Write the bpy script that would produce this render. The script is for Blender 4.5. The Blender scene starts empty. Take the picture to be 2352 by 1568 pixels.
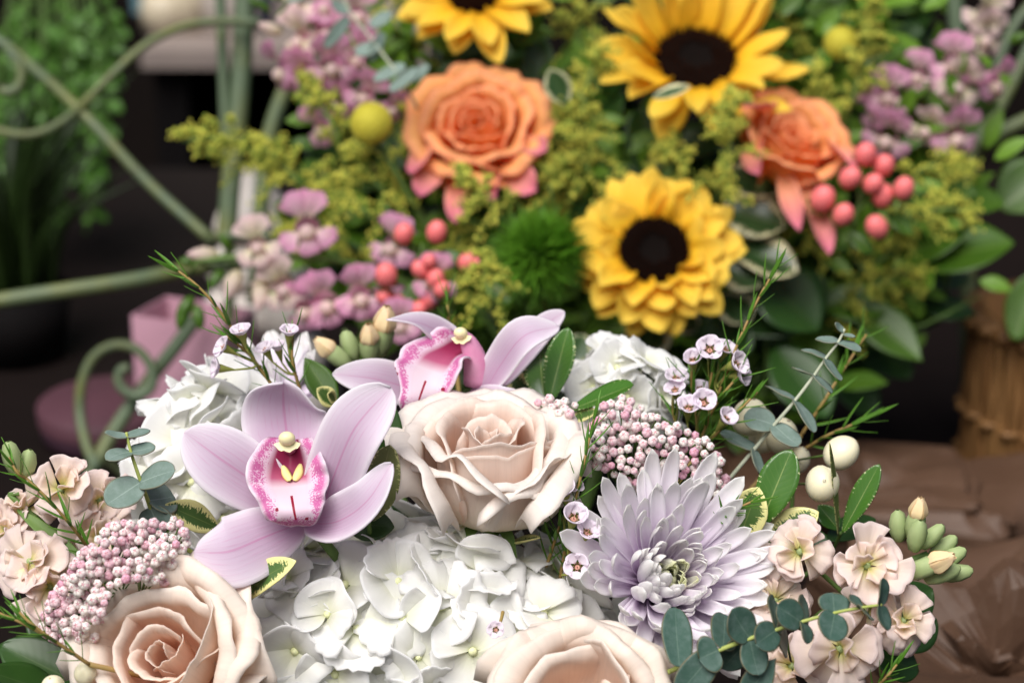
import bpy, math, random
import numpy as np
from mathutils import Vector, Matrix

# ------------------------------------------------------------------ camera
scene = bpy.context.scene
COL = scene.collection
PITCH = math.radians(20.0)
CAM = Vector((0.0, 0.0, 1.25))
RIGHT = Vector((1, 0, 0))
FWD = Vector((0, math.cos(PITCH), -math.sin(PITCH)))
UP = Vector((0, math.sin(PITCH), math.cos(PITCH)))
KPX = 0.47 / 2352.0
cam_data = bpy.data.cameras.new("camera")
cam_data.sensor_width = 23.5
cam_data.lens = 50.0
cam_data.clip_start = 0.05
cam_data.clip_end = 100.0
cam_data.dof.use_dof = True
cam_data.dof.focus_distance = 0.985
cam_data.dof.aperture_fstop = 4.0
cam_data.dof.aperture_blades = 9
cam = bpy.data.objects.new("camera", cam_data)
COL.objects.link(cam)
cam.location = CAM
cam.rotation_euler = (math.radians(90) - PITCH, 0, 0)
scene.camera = cam

# ------------------------------------------------------------------ sky, sun, exposure
SUN_ELEV, SUN_ROT = math.radians(58), math.radians(205)
world = bpy.data.worlds.new("World")
scene.world = world
world.use_nodes = True
wn = world.node_tree
sky = wn.nodes.new("ShaderNodeTexSky")
sky.sky_type = 'NISHITA'
sky.sun_disc = False
sky.sun_elevation = SUN_ELEV
sky.sun_rotation = SUN_ROT
sky.air_density = 1.0
sky.dust_density = 6.0
sky.ozone_density = 1.0
wn.nodes["Background"].inputs["Strength"].default_value = 0.05
wn.links.new(sky.outputs[0], wn.nodes["Background"].inputs["Color"])
sun_data = bpy.data.lights.new("sun", 'SUN')
sun_data.energy = 3.1
sun_data.angle = math.radians(46)
sun_data.color = (1.0, 0.985, 0.97)
sun = bpy.data.objects.new("sun", sun_data)
COL.objects.link(sun)
# the sky's sun sits at azimuth SUN_ROT measured from +Y towards +X
_sd = Vector((math.sin(SUN_ROT) * math.cos(SUN_ELEV), math.cos(SUN_ROT) * math.cos(SUN_ELEV), math.sin(SUN_ELEV)))
sun.rotation_euler = (-_sd).to_track_quat('-Z', 'Y').to_euler()
sun.location = (0, 0, 3)
vs = scene.view_settings
vs.view_transform = 'Standard'
vs.look = 'None'
vs.gamma = 1.0
vs.use_curve_mapping = False
vs.exposure = 0.42
scene.cycles.max_bounces = 16
scene.cycles.diffuse_bounces = 10
scene.cycles.transmission_bounces = 12

# ------------------------------------------------------------------ placing helpers
def P(px, py, d):
    """point d metres in front of the lens plane, seen at (px, py) of a 2352 x 1568 picture"""
    return CAM + FWD * d + RIGHT * ((px - 1176) * KPX * d) - UP * ((py - 784) * KPX * d)

def V(x, y, z):
    """direction: x right, y up, z towards the viewer"""
    return RIGHT * x + UP * y - FWD * z

def frame(axis, roll=0.0):
    z = V(*axis).normalized()
    x = (RIGHT - z * RIGHT.dot(z)).normalized()
    y = z.cross(x)
    R = Matrix((x, y, z)).transposed()
    return (R @ Matrix.Rotation(math.radians(roll), 3, 'Z')).to_4x4()

def wframe(z, x=None):
    z = Vector(z).normalized()
    x = Vector(x) if x is not None else Vector((1, 0, 0.01))
    x = x - z * x.dot(z)
    if x.length < 1e-5:
        x = Vector((0, 1, 0)) - z * z.y
    x.normalize()
    y = z.cross(x)
    return Matrix((x, y, z)).transposed().to_4x4()

def empty(name, loc, label, cat, group=None, R=None):
    o = bpy.data.objects.new(name, None)
    COL.objects.link(o)
    M = Matrix.Translation(loc)
    if R is not None:
        M = M @ R
    o.matrix_basis = M
    o.empty_display_size = 0.01
    o["label"] = label
    o["category"] = cat
    if group:
        o["group"] = group
    return o

def part(name, mesh, parent, M=None, label=None, kind=None):
    o = bpy.data.objects.new(name, mesh)
    COL.objects.link(o)
    o.parent = parent
    if M is not None:
        o.matrix_basis = M
    if label:
        o["label"] = label
    if kind:
        o["kind"] = kind
    return o

def single(name, mesh, label, cat, group=None, M=None):
    o = bpy.data.objects.new(name, mesh)
    COL.objects.link(o)
    if M is not None:
        o.matrix_basis = M
    o["label"] = label
    o["category"] = cat
    if group:
        o["group"] = group
    return o

def structure(name, mesh, M=None):
    o = bpy.data.objects.new(name, mesh)
    COL.objects.link(o)
    if M is not None:
        o.matrix_basis = M
    o["kind"] = "structure"
    return o

# ------------------------------------------------------------------ mesh helpers
def wob(x, seed, n=4):
    rs = np.random.RandomState(seed % 99991)
    out = np.zeros_like(np.asarray(x, float))
    for k in range(1, n + 1):
        out = out + np.sin(np.asarray(x) * k * (0.8 + 0.4 * rs.rand()) * 1.6 + rs.rand() * 6.28) / k ** 0.8
    return out / 2.0

def cat_pts(ctrl, n):
    """Catmull-Rom through control rows"""
    c = np.asarray(ctrl, float)
    if len(c) == 2:
        t = np.linspace(0, 1, n)[:, None]
        return c[0] * (1 - t) + c[1] * t
    c = np.vstack([2 * c[0] - c[1], c, 2 * c[-1] - c[-2]])
    m = len(c) - 3
    t = np.linspace(0, m, n)
    i = np.minimum(t.astype(int), m - 1)
    f = (t - i)[:, None]
    p0, p1, p2, p3 = c[i], c[i + 1], c[i + 2], c[i + 3]
    return 0.5 * ((2 * p1) + (-p0 + p2) * f + (2 * p0 - 5 * p1 + 4 * p2 - p3) * f ** 2 + (-p0 + 3 * p1 - 3 * p2 + p3) * f ** 3)

def nrm(a):
    return a / np.maximum(np.linalg.norm(a, axis=-1, keepdims=True), 1e-12)

class MB:
    def __init__(s):
        s.v, s.f, s.uv, s.mi, s.n = [], [], [], [], 0

    def grid(s, X, mi=0, wrap=False, uv=None, flip=False):
        n, m = X.shape[:2]
        if uv is None:
            U, W = np.meshgrid(np.linspace(0, 1, m), np.linspace(0, 1, n))
            uv = np.stack([U, W], -1)
        idx = np.arange(n * m).reshape(n, m) + s.n
        if wrap:
            idx = np.concatenate([idx, idx[:, :1]], 1)
        q = np.stack([idx[:-1, :-1], idx[:-1, 1:], idx[1:, 1:], idx[1:, :-1]], -1).reshape(-1, 4)
        if flip:
            q = q[:, ::-1]
        s.v.append(X.reshape(-1, 3)); s.uv.append(uv.reshape(-1, 2))
        s.f.extend(q.tolist()); s.mi.extend([mi] * len(q)); s.n += n * m
        return idx

    def thick(s, X, th, mf=0, mb=None, uv=None):
        mb = mf if mb is None else mb
        g0 = np.gradient(X, axis=0); g1 = np.gradient(X, axis=1)
        N = nrm(np.cross(g1, g0))
        a = s.grid(X + N * th * .5, mf, uv=uv)
        b = s.grid(X - N * th * .5, mb, uv=uv, flip=True)
        def rim(p, q):
            fs = [[p[i], p[i + 1], q[i + 1], q[i]] for i in range(len(p) - 1)]
            s.f.extend([[int(k) for k in f] for f in fs]); s.mi.extend([mf] * len(fs))
        rim(a[0, ::-1], b[0, ::-1]); rim(a[-1], b[-1]); rim(a[:, 0], b[:, 0]); rim(a[::-1, -1], b[::-1, -1])

    def raw(s, verts, faces, mi=0, uv=None):
        verts = np.asarray(verts, float)
        s.v.append(verts)
        s.uv.append(np.full((len(verts), 2), .5) if uv is None else np.asarray(uv, float))
        s.f.extend([[k + s.n for k in f] for f in faces]); s.mi.extend([mi] * len(faces)); s.n += len(verts)

    def tube(s, pts, r, seg=6, mi=0, cap=True):
        p = np.asarray(pts, float); n = len(p)
        r = np.full(n, r) if np.isscalar(r) else np.interp(np.linspace(0, 1, n), np.linspace(0, 1, len(r)), r)
        T = nrm(np.gradient(p, axis=0))
        ref = np.array([0, 0, 1.0]) if abs(T[0][2]) < .9 else np.array([1.0, 0, 0])
        A = np.zeros_like(p); a = ref
        for i in range(n):
            a = a - T[i] * a.dot(T[i]); a = a / max(np.linalg.norm(a), 1e-9); A[i] = a
        B = np.cross(T, A)
        an = np.linspace(0, 2 * np.pi, seg, endpoint=False)
        X = p[:, None] + (A[:, None] * np.cos(an)[None, :, None] + B[:, None] * np.sin(an)[None, :, None]) * r[:, None, None]
        idx = s.grid(X, mi, wrap=True)
        if cap:
            s.f.append([int(k) for k in idx[0, :-1][::-1]]); s.f.append([int(k) for k in idx[-1, :-1]]); s.mi.extend([mi, mi])

    def lathe(s, prof, seg=16, mi=0, fn=None):
        pr = np.asarray(prof, float)
        an = np.linspace(0, 2 * np.pi, seg, endpoint=False)
        R = pr[:, 0][:, None] * np.ones(seg)[None]
        if fn is not None:
            R = R * fn(an[None, :], np.linspace(0, 1, len(pr))[:, None])
        X = np.stack([R * np.cos(an), R * np.sin(an), pr[:, 1][:, None] * np.ones(seg)[None]], -1)
        s.grid(X, mi, wrap=True)

    def ball(s, c, r, nu=8, nv=6, mi=0, sc=(1, 1, 1)):
        t = np.linspace(0.001, np.pi - .001, nv); a = np.linspace(0, 2 * np.pi, nu, endpoint=False)
        X = np.stack([np.sin(t)[:, None] * np.cos(a) * sc[0], np.sin(t)[:, None] * np.sin(a) * sc[1], (-np.cos(t))[:, None] * np.ones(nu) * sc[2]], -1) * r + np.asarray(c, float)
        s.grid(X, mi, wrap=True)

    def box(s, lo, hi, mi=0):
        x0, y0, z0 = lo; x1, y1, z1 = hi
        vv = [(x0, y0, z0), (x1, y0, z0), (x1, y1, z0), (x0, y1, z0), (x0, y0, z1), (x1, y0, z1), (x1, y1, z1), (x0, y1, z1)]
        ff = [(3, 2, 1, 0), (4, 5, 6, 7), (0, 1, 5, 4), (1, 2, 6, 5), (2, 3, 7, 6), (3, 0, 4, 7)]
        s.raw(vv, ff, mi)

    def mesh(s, name, *mats, smooth=True):
        me = bpy.data.meshes.new(name)
        v = np.concatenate(s.v); uv = np.concatenate(s.uv)
        me.from_pydata(v.tolist(), [], s.f)
        lay = me.uv_layers.new(name="UVMap")
        li = np.zeros(len(me.loops), dtype=np.int32); me.loops.foreach_get("vertex_index", li)
        lay.data.foreach_set("uv", uv[li].astype(np.float32).ravel())
        for m in mats:
            me.materials.append(m)
        me.polygons.foreach_set("material_index", np.asarray(s.mi, dtype=np.int32))
        if smooth:
            me.polygons.foreach_set("use_smooth", np.ones(len(me.polygons), dtype=bool))
        me.update()
        return me

def prof(t, tm=.5, pb=1.0, pt=.6, wb=0.05):
    t = np.asarray(t, float)
    a = np.sin(np.pi / 2 * np.clip(t / tm, 0, 1)) ** pb
    b = np.cos(np.pi / 2 * np.clip((t - tm) / (1 - tm), 0, 1)) ** pt
    w = np.where(t < tm, a, b)
    return np.where(t < tm, wb + (1 - wb) * w, np.maximum(w, 0.01))

def sheet(mid, hw, normal, n=14, m=9, tm=.5, pb=.8, pt=.6, wb=.08, cup=.15, ruff=0., rf=5., seed=0, curl=0., bend=0., wfun=None, fold=0.):
    """a leaf or petal blade along control points mid (world), half width hw, facing normal(s)"""
    t = 0.5 - 0.5 * np.cos(np.linspace(0, np.pi, n)); t = .45 * t + .55 * np.linspace(0, 1, n)
    base = cat_pts(mid, 60)
    tt = np.linspace(0, 1, 60)
    p = np.stack([np.interp(t, tt, base[:, k]) for k in range(3)], -1)
    T = nrm(np.gradient(p, t, axis=0))
    N = np.asarray(normal, float)
    if N.ndim == 1:
        N = np.repeat(N[None], n, 0)
    else:
        N = np.stack([np.interp(t, np.linspace(0, 1, len(N)), N[:, k]) for k in range(3)], -1)
    N = nrm(N - T * (N * T).sum(-1, keepdims=True))
    S = np.cross(T, N)
    w = hw * (wfun(t) if wfun else prof(t, tm, pb, pt, wb))
    v = np.linspace(-1, 1, m)
    av = np.abs(v)
    cupv = cup if np.isscalar(cup) else np.interp(t, np.linspace(0, 1, len(cup)), cup)[:, None]
    h = cupv * w[:, None] * (v ** 2)[None] + fold * w[:, None] * av[None]
    if ruff:
        ph = (seed % 17)
        h = h + ruff * hw * (av ** 2)[None] * (np.sin(t[:, None] * rf * 3.1 + ph + np.sign(v)[None] * 1.3) + .6 * np.sin(t[:, None] * rf * 5.3 + ph * 2.1 + v[None]))
    X = p[:, None] + S[:, None] * (w[:, None] * v[None])[..., None] + N[:, None] * h[..., None]
    if curl:
        k = np.clip((t - .65) / .35, 0, 1) ** 2
        X = X - N[:, None] * (curl * hw * k)[:, None, None]
    U, W = np.meshgrid((v + 1) / 2, t)
    return X, np.stack([U, W], -1)

def fan(L, A=1.1, width=1., nA=11, nS=7, cup=.2, curl=0., ser=0., serf=5, ruff=0., seed=0, p=.5, base=.0, notch=0.):
    """rounded petal grown from its base at the origin along +Y, face +Z"""
    rs = np.random.RandomState(abs(int(seed)))
    a = np.linspace(-1, 1, nA)
    R = L * (1 - (1 - np.cos(A) ** p) * np.abs(a) ** 2.2)
    R = R * (1 + .05 * wob(a * 2, seed)) * (1 - notch * np.exp(-(a / .22) ** 2))
    if ser:
        R = R * (1 - ser * (0.5 + .5 * np.cos(a * serf * np.pi + rs.rand() * 6)) * (np.abs(a) < .75))
    s = np.linspace(0.02, 1, nS)[:, None]
    th = a * A
    x = s * R * np.sin(th) * width + base * a
    y = s * R * np.cos(th)
    e = s ** 1.5
    z = cup * L * ((np.abs(a)[None] * s) ** 2 * .9 + .35 * s ** 2) - curl * L * s ** 3.5
    z = z + ruff * L * e * np.sin(a * 6.5 + rs.rand() * 6) * (.5 + .5 * np.abs(a))
    X = np.stack([x, y + 0 * z, z], -1)
    U, W = np.meshgrid((a + 1) / 2, s[:, 0])
    return X, np.stack([U, W], -1)

def arr(*pts):
    return np.array([list(p) for p in pts], float)

# ------------------------------------------------------------------ materials
def lin(r, g, b, k=1.0):
    def f(c):
        c = c / 255.0
        return c / 12.92 if c <= .04045 else ((c + .055) / 1.055) ** 2.4
    return (f(r) * k, f(g) * k, f(b) * k, 1.0)

class G:
    """small node-graph writer"""
    def __init__(s, name):
        s.m = bpy.data.materials.new(name); s.m.use_nodes = True
        s.t = s.m.node_tree; s.t.nodes.clear()
    def n(s, typ, ins=None, **at):
        nd = s.t.nodes.new(typ)
        for k, v in at.items():
            setattr(nd, k, v)
        for k, v in (ins or {}).items():
            sk = nd.inputs[k]
            if isinstance(v, bpy.types.NodeSocket):
                s.t.links.new(v, sk)
            else:
                sk.default_value = v
        return nd
    def math(s, op, a, b=0.0, c=None, clamp=False):
        i = {0: a, 1: b}
        if c is not None:
            i[2] = c
        return s.n("ShaderNodeMath", i, operation=op, use_clamp=clamp).outputs[0]
    def mix(s, fac, a, b, blend='MIX'):
        nd = s.n("ShaderNodeMix", None, data_type='RGBA', blend_type=blend)
        for k, v in ((0, fac), (6, a), (7, b)):
            if isinstance(v, bpy.types.NodeSocket):
                s.t.links.new(v, nd.inputs[k])
            else:
                nd.inputs[k].default_value = v
        return nd.outputs[2]
    def ramp(s, fac, stops, interp='LINEAR'):
        nd = s.n("ShaderNodeValToRGB", {0: fac})
        cr = nd.color_ramp; cr.interpolation = interp
        while len(cr.elements) < len(stops):
            cr.elements.new(.5)
        for e, (p, c) in zip(cr.elements, stops):
            e.position = p; e.color = c if len(c) == 4 else (*c, 1)
        return nd.outputs[0]
    def uv(s):
        o = s.n("ShaderNodeUVMap").outputs[0]
        x = s.n("ShaderNodeSeparateXYZ", {0: o})
        return o, x.outputs[0], x.outputs[1]
    def noise(s, vec, scale, detail=3.0, rough=.5):
        return s.n("ShaderNodeTexNoise", {"Vector": vec, "Scale": scale, "Detail": detail, "Roughness": rough}).outputs[0]
    def obj(s):
        return s.n("ShaderNodeTexCoord").outputs["Object"]
    def map(s, vec, sc):
        return s.n("ShaderNodeMapping", {"Vector": vec, "Scale": sc}).outputs[0]
    def rnd(s):
        return s.n("ShaderNodeObjectInfo").outputs["Random"]
    def out(s, col, rough=.5, trans=0., tcol=None, bump=None, bstr=.2, bdist=.001, spec=.4, coat=0., sss=0.):
        b = s.n("ShaderNodeBsdfPrincipled", {"Roughness": rough, "Specular IOR Level": spec})
        if isinstance(col, bpy.types.NodeSocket):
            s.t.links.new(col, b.inputs["Base Color"])
        else:
            b.inputs["Base Color"].default_value = col
        if coat:
            b.inputs["Coat Weight"].default_value = coat; b.inputs["Coat Roughness"].default_value = .2
        nn = None
        if bump is not None:
            nn = s.n("ShaderNodeBump", {"Height": bump, "Strength": bstr, "Distance": bdist}).outputs[0]
            s.t.links.new(nn, b.inputs["Normal"])
        sh = b.outputs[0]
        if trans:
            tr = s.n("ShaderNodeBsdfTranslucent")
            c = tcol if tcol is not None else col
            if isinstance(c, bpy.types.NodeSocket):
                s.t.links.new(c, tr.inputs[0])
            else:
                tr.inputs[0].default_value = c
            mx = s.n("ShaderNodeMixShader", {0: trans, 1: sh, 2: tr.outputs[0]})
            sh = mx.outputs[0]
        o = s.n("ShaderNodeOutputMaterial", {0: sh})
        return s.m

def petal_mat(name, stops, mid=None, edge=None, vein=.12, vf=26., rough=.6, trans=.42, var=.08, blotch=.06, bstr=.25, bdist=.0006):
    """stops: colour from base (0) to tip (1); mid/edge: (colour, strength)"""
    g = G(name)
    uv, u, v = g.uv()
    c = g.ramp(v, stops)
    au = g.math('ABSOLUTE', g.math('MULTIPLY_ADD', u, 2.0, -1.0))
    if mid:
        f = g.math('POWER', g.math('SUBTRACT', 1.0, au, clamp=True), 3.0)
        c = g.mix(g.math('MULTIPLY', f, mid[1]), c, mid[0])
    if edge:
        f = g.math('POWER', au, 5.0)
        f = g.math('MAXIMUM', f, g.math('POWER', v, 9.0))
        c = g.mix(g.math('MULTIPLY', f, edge[1]), c, edge[0])
    st = g.noise(g.map(uv, (vf, 1.6, 1)), 1.0, 2.0)
    c = g.mix(g.math('MULTIPLY', g.math('SUBTRACT', st, .45, clamp=True), vein * 4), c, (.5, .45, .42, 1), 'MULTIPLY')
    bl = g.noise(g.obj(), 90.0, 4.0)
    k = g.math('MULTIPLY_ADD', bl, blotch * 2, 1 - blotch)
    k = g.math('MULTIPLY', k, g.math('MULTIPLY_ADD', g.rnd(), var, 1 - var))
    c = g.mix(1.0, c, g.n("ShaderNodeCombineColor", {0: k, 1: k, 2: k}).outputs[0], 'MULTIPLY')
    h = g.math('ADD', st, g.math('MULTIPLY', bl, .6))
    return g.out(c, rough, min(.5, trans * 1.45), bump=h, bstr=bstr, bdist=bdist, spec=.2)

def leaf_mat(name, c1, c2, rib=(.16, .22, .06, 1), varieg=None, vw=.25, rough=.4, trans=.18, powder=0., spec=.5, edge=None):
    g = G(name)
    uv, u, v = g.uv()
    ob = g.obj()
    au = g.math('ABSOLUTE', g.math('MULTIPLY_ADD', u, 2.0, -1.0))
    nz = g.noise(ob, 60.0, 3.0)
    c = g.mix(nz, c1, c2)
    c = g.mix(g.math('MULTIPLY', g.rnd(), .35), c, c2)
    # side veins
    w = g.math('SINE', g.math('MULTIPLY', g.math('SUBTRACT', v, g.math('MULTIPLY', au, .22)), 70.0))
    c = g.mix(g.math('MULTIPLY', g.math('GREATER_THAN', w, .9), .06), c, rib)
    r = g.math('LESS_THAN', au, g.math('MULTIPLY_ADD', v, -.035, .05))
    c = g.mix(g.math('MULTIPLY', r, .8), c, rib)
    if varieg:
        ed = g.math('MAXIMUM', au, g.math('MULTIPLY_ADD', g.math('POWER', v, 4.0), .85, 0.0))
        j = g.noise(g.map(uv, (5, 30, 1)), 1.0, 4.0, .65)
        j2 = g.noise(ob, 55.0, 2.0)
        f = g.math('ADD', ed, g.math('MULTIPLY_ADD', g.math('ADD', g.math('MULTIPLY', j, 1.0), g.math('MULTIPLY', j2, .5)), 1.9, -1.42))
        f = g.n("ShaderNodeMapRange", {0: f, 1: 1.0 - vw, 2: 1.04 - vw}).outputs[0]
        c = g.mix(f, c, varieg)
    if edge:
        f = g.math('GREATER_THAN', au, .93)
        c = g.mix(g.math('MULTIPLY', f, .6), c, edge)
    if powder:
        pz = g.noise(ob, 260.0, 5.0, .7)
        c = g.mix(g.math('MULTIPLY', g.math('SUBTRACT', pz, .42, clamp=True), powder * 3), c, (.42, .5, .5, 1))
    h = g.math('MULTIPLY_ADD', w, -.04, g.math('MULTIPLY', r, -.6))
    h = g.math('ADD', h, g.math('MULTIPLY', nz, .5))
    return g.out(c, rough, trans, bump=h, bstr=.3, bdist=.0006, spec=spec)

def plain_mat(name, c1, c2=None, scale=60., rough=.6, trans=0., spec=.4, bstr=.2, bdist=.001, coat=0.):
    g = G(name)
    nz = g.noise(g.obj(), scale, 4.0)
    c = g.mix(nz, c1, c2 if c2 else c1)
    return g.out(c, rough, trans, bump=nz, bstr=bstr, bdist=bdist, spec=spec, coat=coat)
# ------------------------------------------------------------------ the materials of the place
M_ROSE = petal_mat("rose petal", [(0, lin(232, 228, 178)), (.25, lin(247, 236, 219)), (.6, lin(249, 238, 228)), (1, lin(250, 243, 237))],
                   edge=(lin(250, 244, 238), .7), vein=.09, vf=42, trans=.28, var=.05, rough=.6)
M_ROSE_IN = petal_mat("rose inner petal", [(0, lin(240, 204, 172)), (.5, lin(246, 220, 200)), (1, lin(249, 236, 226))],
                      edge=(lin(250, 240, 232), .5), vein=.09, vf=42, trans=.3, var=.05, rough=.6)
M_PEACH = petal_mat("peach rose petal", [(0, lin(246, 224, 192)), (.4, lin(249, 232, 215)), (1, lin(251, 241, 231))],
                    edge=(lin(251, 243, 234), .6), vein=.09, vf=42, trans=.28, var=.06, rough=.6)
M_PEACH_IN = petal_mat("peach rose inner petal", [(0, lin(244, 206, 176)), (.5, lin(248, 222, 203)), (1, lin(251, 237, 225))],
                       vein=.09, vf=42, trans=.3, var=.06, rough=.6)
M_ORANGE = petal_mat("orange rose petal", [(0, lin(255, 184, 70)), (.5, lin(255, 192, 112)), (.85, lin(255, 194, 122)), (1, lin(254, 184, 134))],
                     edge=(lin(252, 180, 150), .15), vein=.06, trans=.3, var=.12)
M_ORANGE_PINK = petal_mat("orange rose pink guard petal", [(0, lin(255, 186, 130)), (.4, lin(250, 180, 150)), (1, lin(234, 134, 164))],
                          vein=.06, trans=.3, var=.12)
M_HYD = petal_mat("hydrangea petal", [(0, lin(222, 228, 178)), (.14, lin(244, 245, 226)), (.5, lin(251, 251, 246)), (1, lin(252, 252, 252))],
                  vein=.05, vf=14, trans=.34, var=.06, blotch=.03, rough=.6, bstr=.35)
M_HYDC = plain_mat("hydrangea floret centre", lin(214, 222, 160), lin(228, 228, 190), 300)
M_MUM_F = petal_mat("chrysanthemum petal face", [(0, lin(232, 206, 236)), (.35, lin(244, 233, 247)), (.8, lin(251, 248, 252)), (1, lin(252, 252, 249))],
                    vein=.05, vf=9, trans=.3, var=.05)
M_MUM_B = petal_mat("chrysanthemum petal back", [(0, lin(240, 232, 242)), (.5, lin(249, 245, 250)), (1, lin(250, 249, 247))],
                    vein=.1, vf=9, trans=.3, var=.05)
M_MUM_IN = petal_mat("chrysanthemum inner petal", [(0, lin(228, 226, 200)), (.5, lin(248, 247, 242)), (.88, lin(248, 248, 236)), (1, lin(236, 238, 196))],
                     vein=.06, vf=9, trans=.3, var=.05)
M_MUM_EYE = petal_mat("chrysanthemum eye petal", [(0, lin(200, 200, 80)), (.6, lin(216, 216, 112)), (1, lin(234, 234, 168))], vein=.05, trans=.2)
M_STOCK = petal_mat("stock petal", [(0, lin(206, 210, 100)), (.16, lin(242, 236, 182)), (.4, lin(252, 241, 226)), (1, lin(252, 237, 233))],
                    vein=.06, vf=16, trans=.32, var=.1, blotch=.06)
M_STOCK_IN = petal_mat("stock inner petal", [(0, lin(200, 206, 96)), (.3, lin(244, 236, 180)), (.6, lin(250, 236, 214)), (1, lin(250, 232, 222))], vein=.05, trans=.3, var=.1)
M_BUDG = plain_mat("stock bud sepal", lin(150, 172, 112), lin(178, 192, 140), 220, trans=.15)
M_BUDY = plain_mat("stock bud petal", lin(236, 220, 160), lin(242, 210, 180), 220, trans=.2)
M_RICE = None
def _rice():
    g = G("rice flower bud")
    uv, u, v = g.uv()
    nz = g.noise(g.obj(), 420.0, 2.0)
    c = g.mix(g.math('POWER', g.rnd(), 2.0), lin(250, 247, 240), lin(234, 176, 198))
    c = g.mix(g.math('MULTIPLY', g.math('GREATER_THAN', nz, .55), .55), c, lin(222, 150, 178))
    c = g.mix(g.math('POWER', g.math('SUBTRACT', 1.0, v, clamp=True), 3.0), c, lin(190, 170, 140))
    return g.out(c, .55, .12, bump=nz, bstr=.3, bdist=.0004, spec=.3)
M_RICE = _rice()
M_RICEP = plain_mat("rice flower bud heart", lin(214, 140, 164), lin(232, 200, 200), 500, rough=.6)
M_WAX = petal_mat("waxflower petal", [(0, lin(226, 200, 210)), (.3, lin(248, 240, 248)), (1, lin(249, 240, 250))], vein=.03, trans=.25, var=.1)
M_WAXC = plain_mat("waxflower heart", lin(180, 110, 106), lin(210, 170, 140), 400)
M_WAXK = plain_mat("waxflower cup", lin(134, 142, 62), lin(158, 160, 84), 200, trans=.1)
M_NEEDLE = plain_mat("needle leaf", lin(66, 118, 30), lin(100, 146, 50), 60, rough=.45, trans=.12)
M_TWIG = plain_mat("waxflower twig", lin(158, 116, 78), lin(150, 140, 70), 70, rough=.6)
M_EUC = leaf_mat("eucalyptus leaf", lin(92, 114, 104), lin(120, 140, 130), rib=lin(142, 160, 150), rough=.6, trans=.08, powder=.25, spec=.3, edge=lin(120, 110, 80))
M_EUCD = leaf_mat("deep green eucalyptus leaf", lin(48, 78, 68), lin(70, 98, 86), rib=lin(92, 116, 102), rough=.5, trans=.08, powder=.14, spec=.35, edge=lin(112, 96, 60))
M_EUCS = plain_mat("eucalyptus stem", lin(168, 176, 150), lin(196, 200, 180), 160, rough=.7)
M_EUCSY = plain_mat("young eucalyptus stem", lin(150, 164, 70), lin(176, 184, 110), 160, rough=.7)
M_PIT = leaf_mat("variegated pittosporum leaf", lin(58, 92, 40), lin(86, 116, 60), varieg=lin(232, 228, 156), vw=.46, rough=.35, trans=.15)
M_PITG = leaf_mat("glossy pittosporum leaf", lin(46, 92, 28), lin(78, 122, 44), rib=lin(140, 160, 90), varieg=lin(226, 230, 176), vw=-.12, rough=.22, trans=.15, spec=.6)
M_PITO = leaf_mat("olive pittosporum leaf back", lin(104, 116, 62), lin(122, 132, 76), rib=lin(150, 156, 100), varieg=lin(206, 206, 140), vw=.0, rough=.55, trans=.2)
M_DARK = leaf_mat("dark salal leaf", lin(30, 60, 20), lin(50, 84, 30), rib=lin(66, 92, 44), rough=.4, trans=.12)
M_MIDG = leaf_mat("broad green leaf", lin(52, 88, 20), lin(80, 116, 30), rib=lin(110, 136, 60), rough=.4, trans=.25)
M_HOSTA = leaf_mat("cream edged leaf", lin(34, 62, 28), lin(60, 88, 48), rib=lin(90, 110, 70), varieg=lin(226, 222, 176), vw=.26, rough=.28, trans=.12)
M_STEMG = plain_mat("green stem", lin(74, 104, 46), lin(104, 132, 66), 60, rough=.6)
M_BERRYW = None
def _snow():
    g = G("snowberry skin")
    nz = g.noise(g.obj(), 70.0, 3.0); n2 = g.noise(g.obj(), 320.0, 1.0)
    c = g.mix(nz, lin(238, 232, 206), lin(230, 222, 184))
    c = g.mix(g.math('MULTIPLY', g.math('GREATER_THAN', n2, .72), .7), c, lin(150, 120, 60))
    b = g.n("ShaderNodeBsdfPrincipled", {"Base Color": c, "Roughness": .38, "Specular IOR Level": .4, "Subsurface Weight": .25, "Subsurface Scale": .004})
    b.inputs["Subsurface Radius"].default_value = (1, .9, .6)
    g.n("ShaderNodeOutputMaterial", {0: b.outputs[0]})
    return g.m
M_BERRYW = _snow()
M_BROWN = plain_mat("dry brown tip", lin(120, 96, 60), lin(90, 64, 40), 300)
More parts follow.
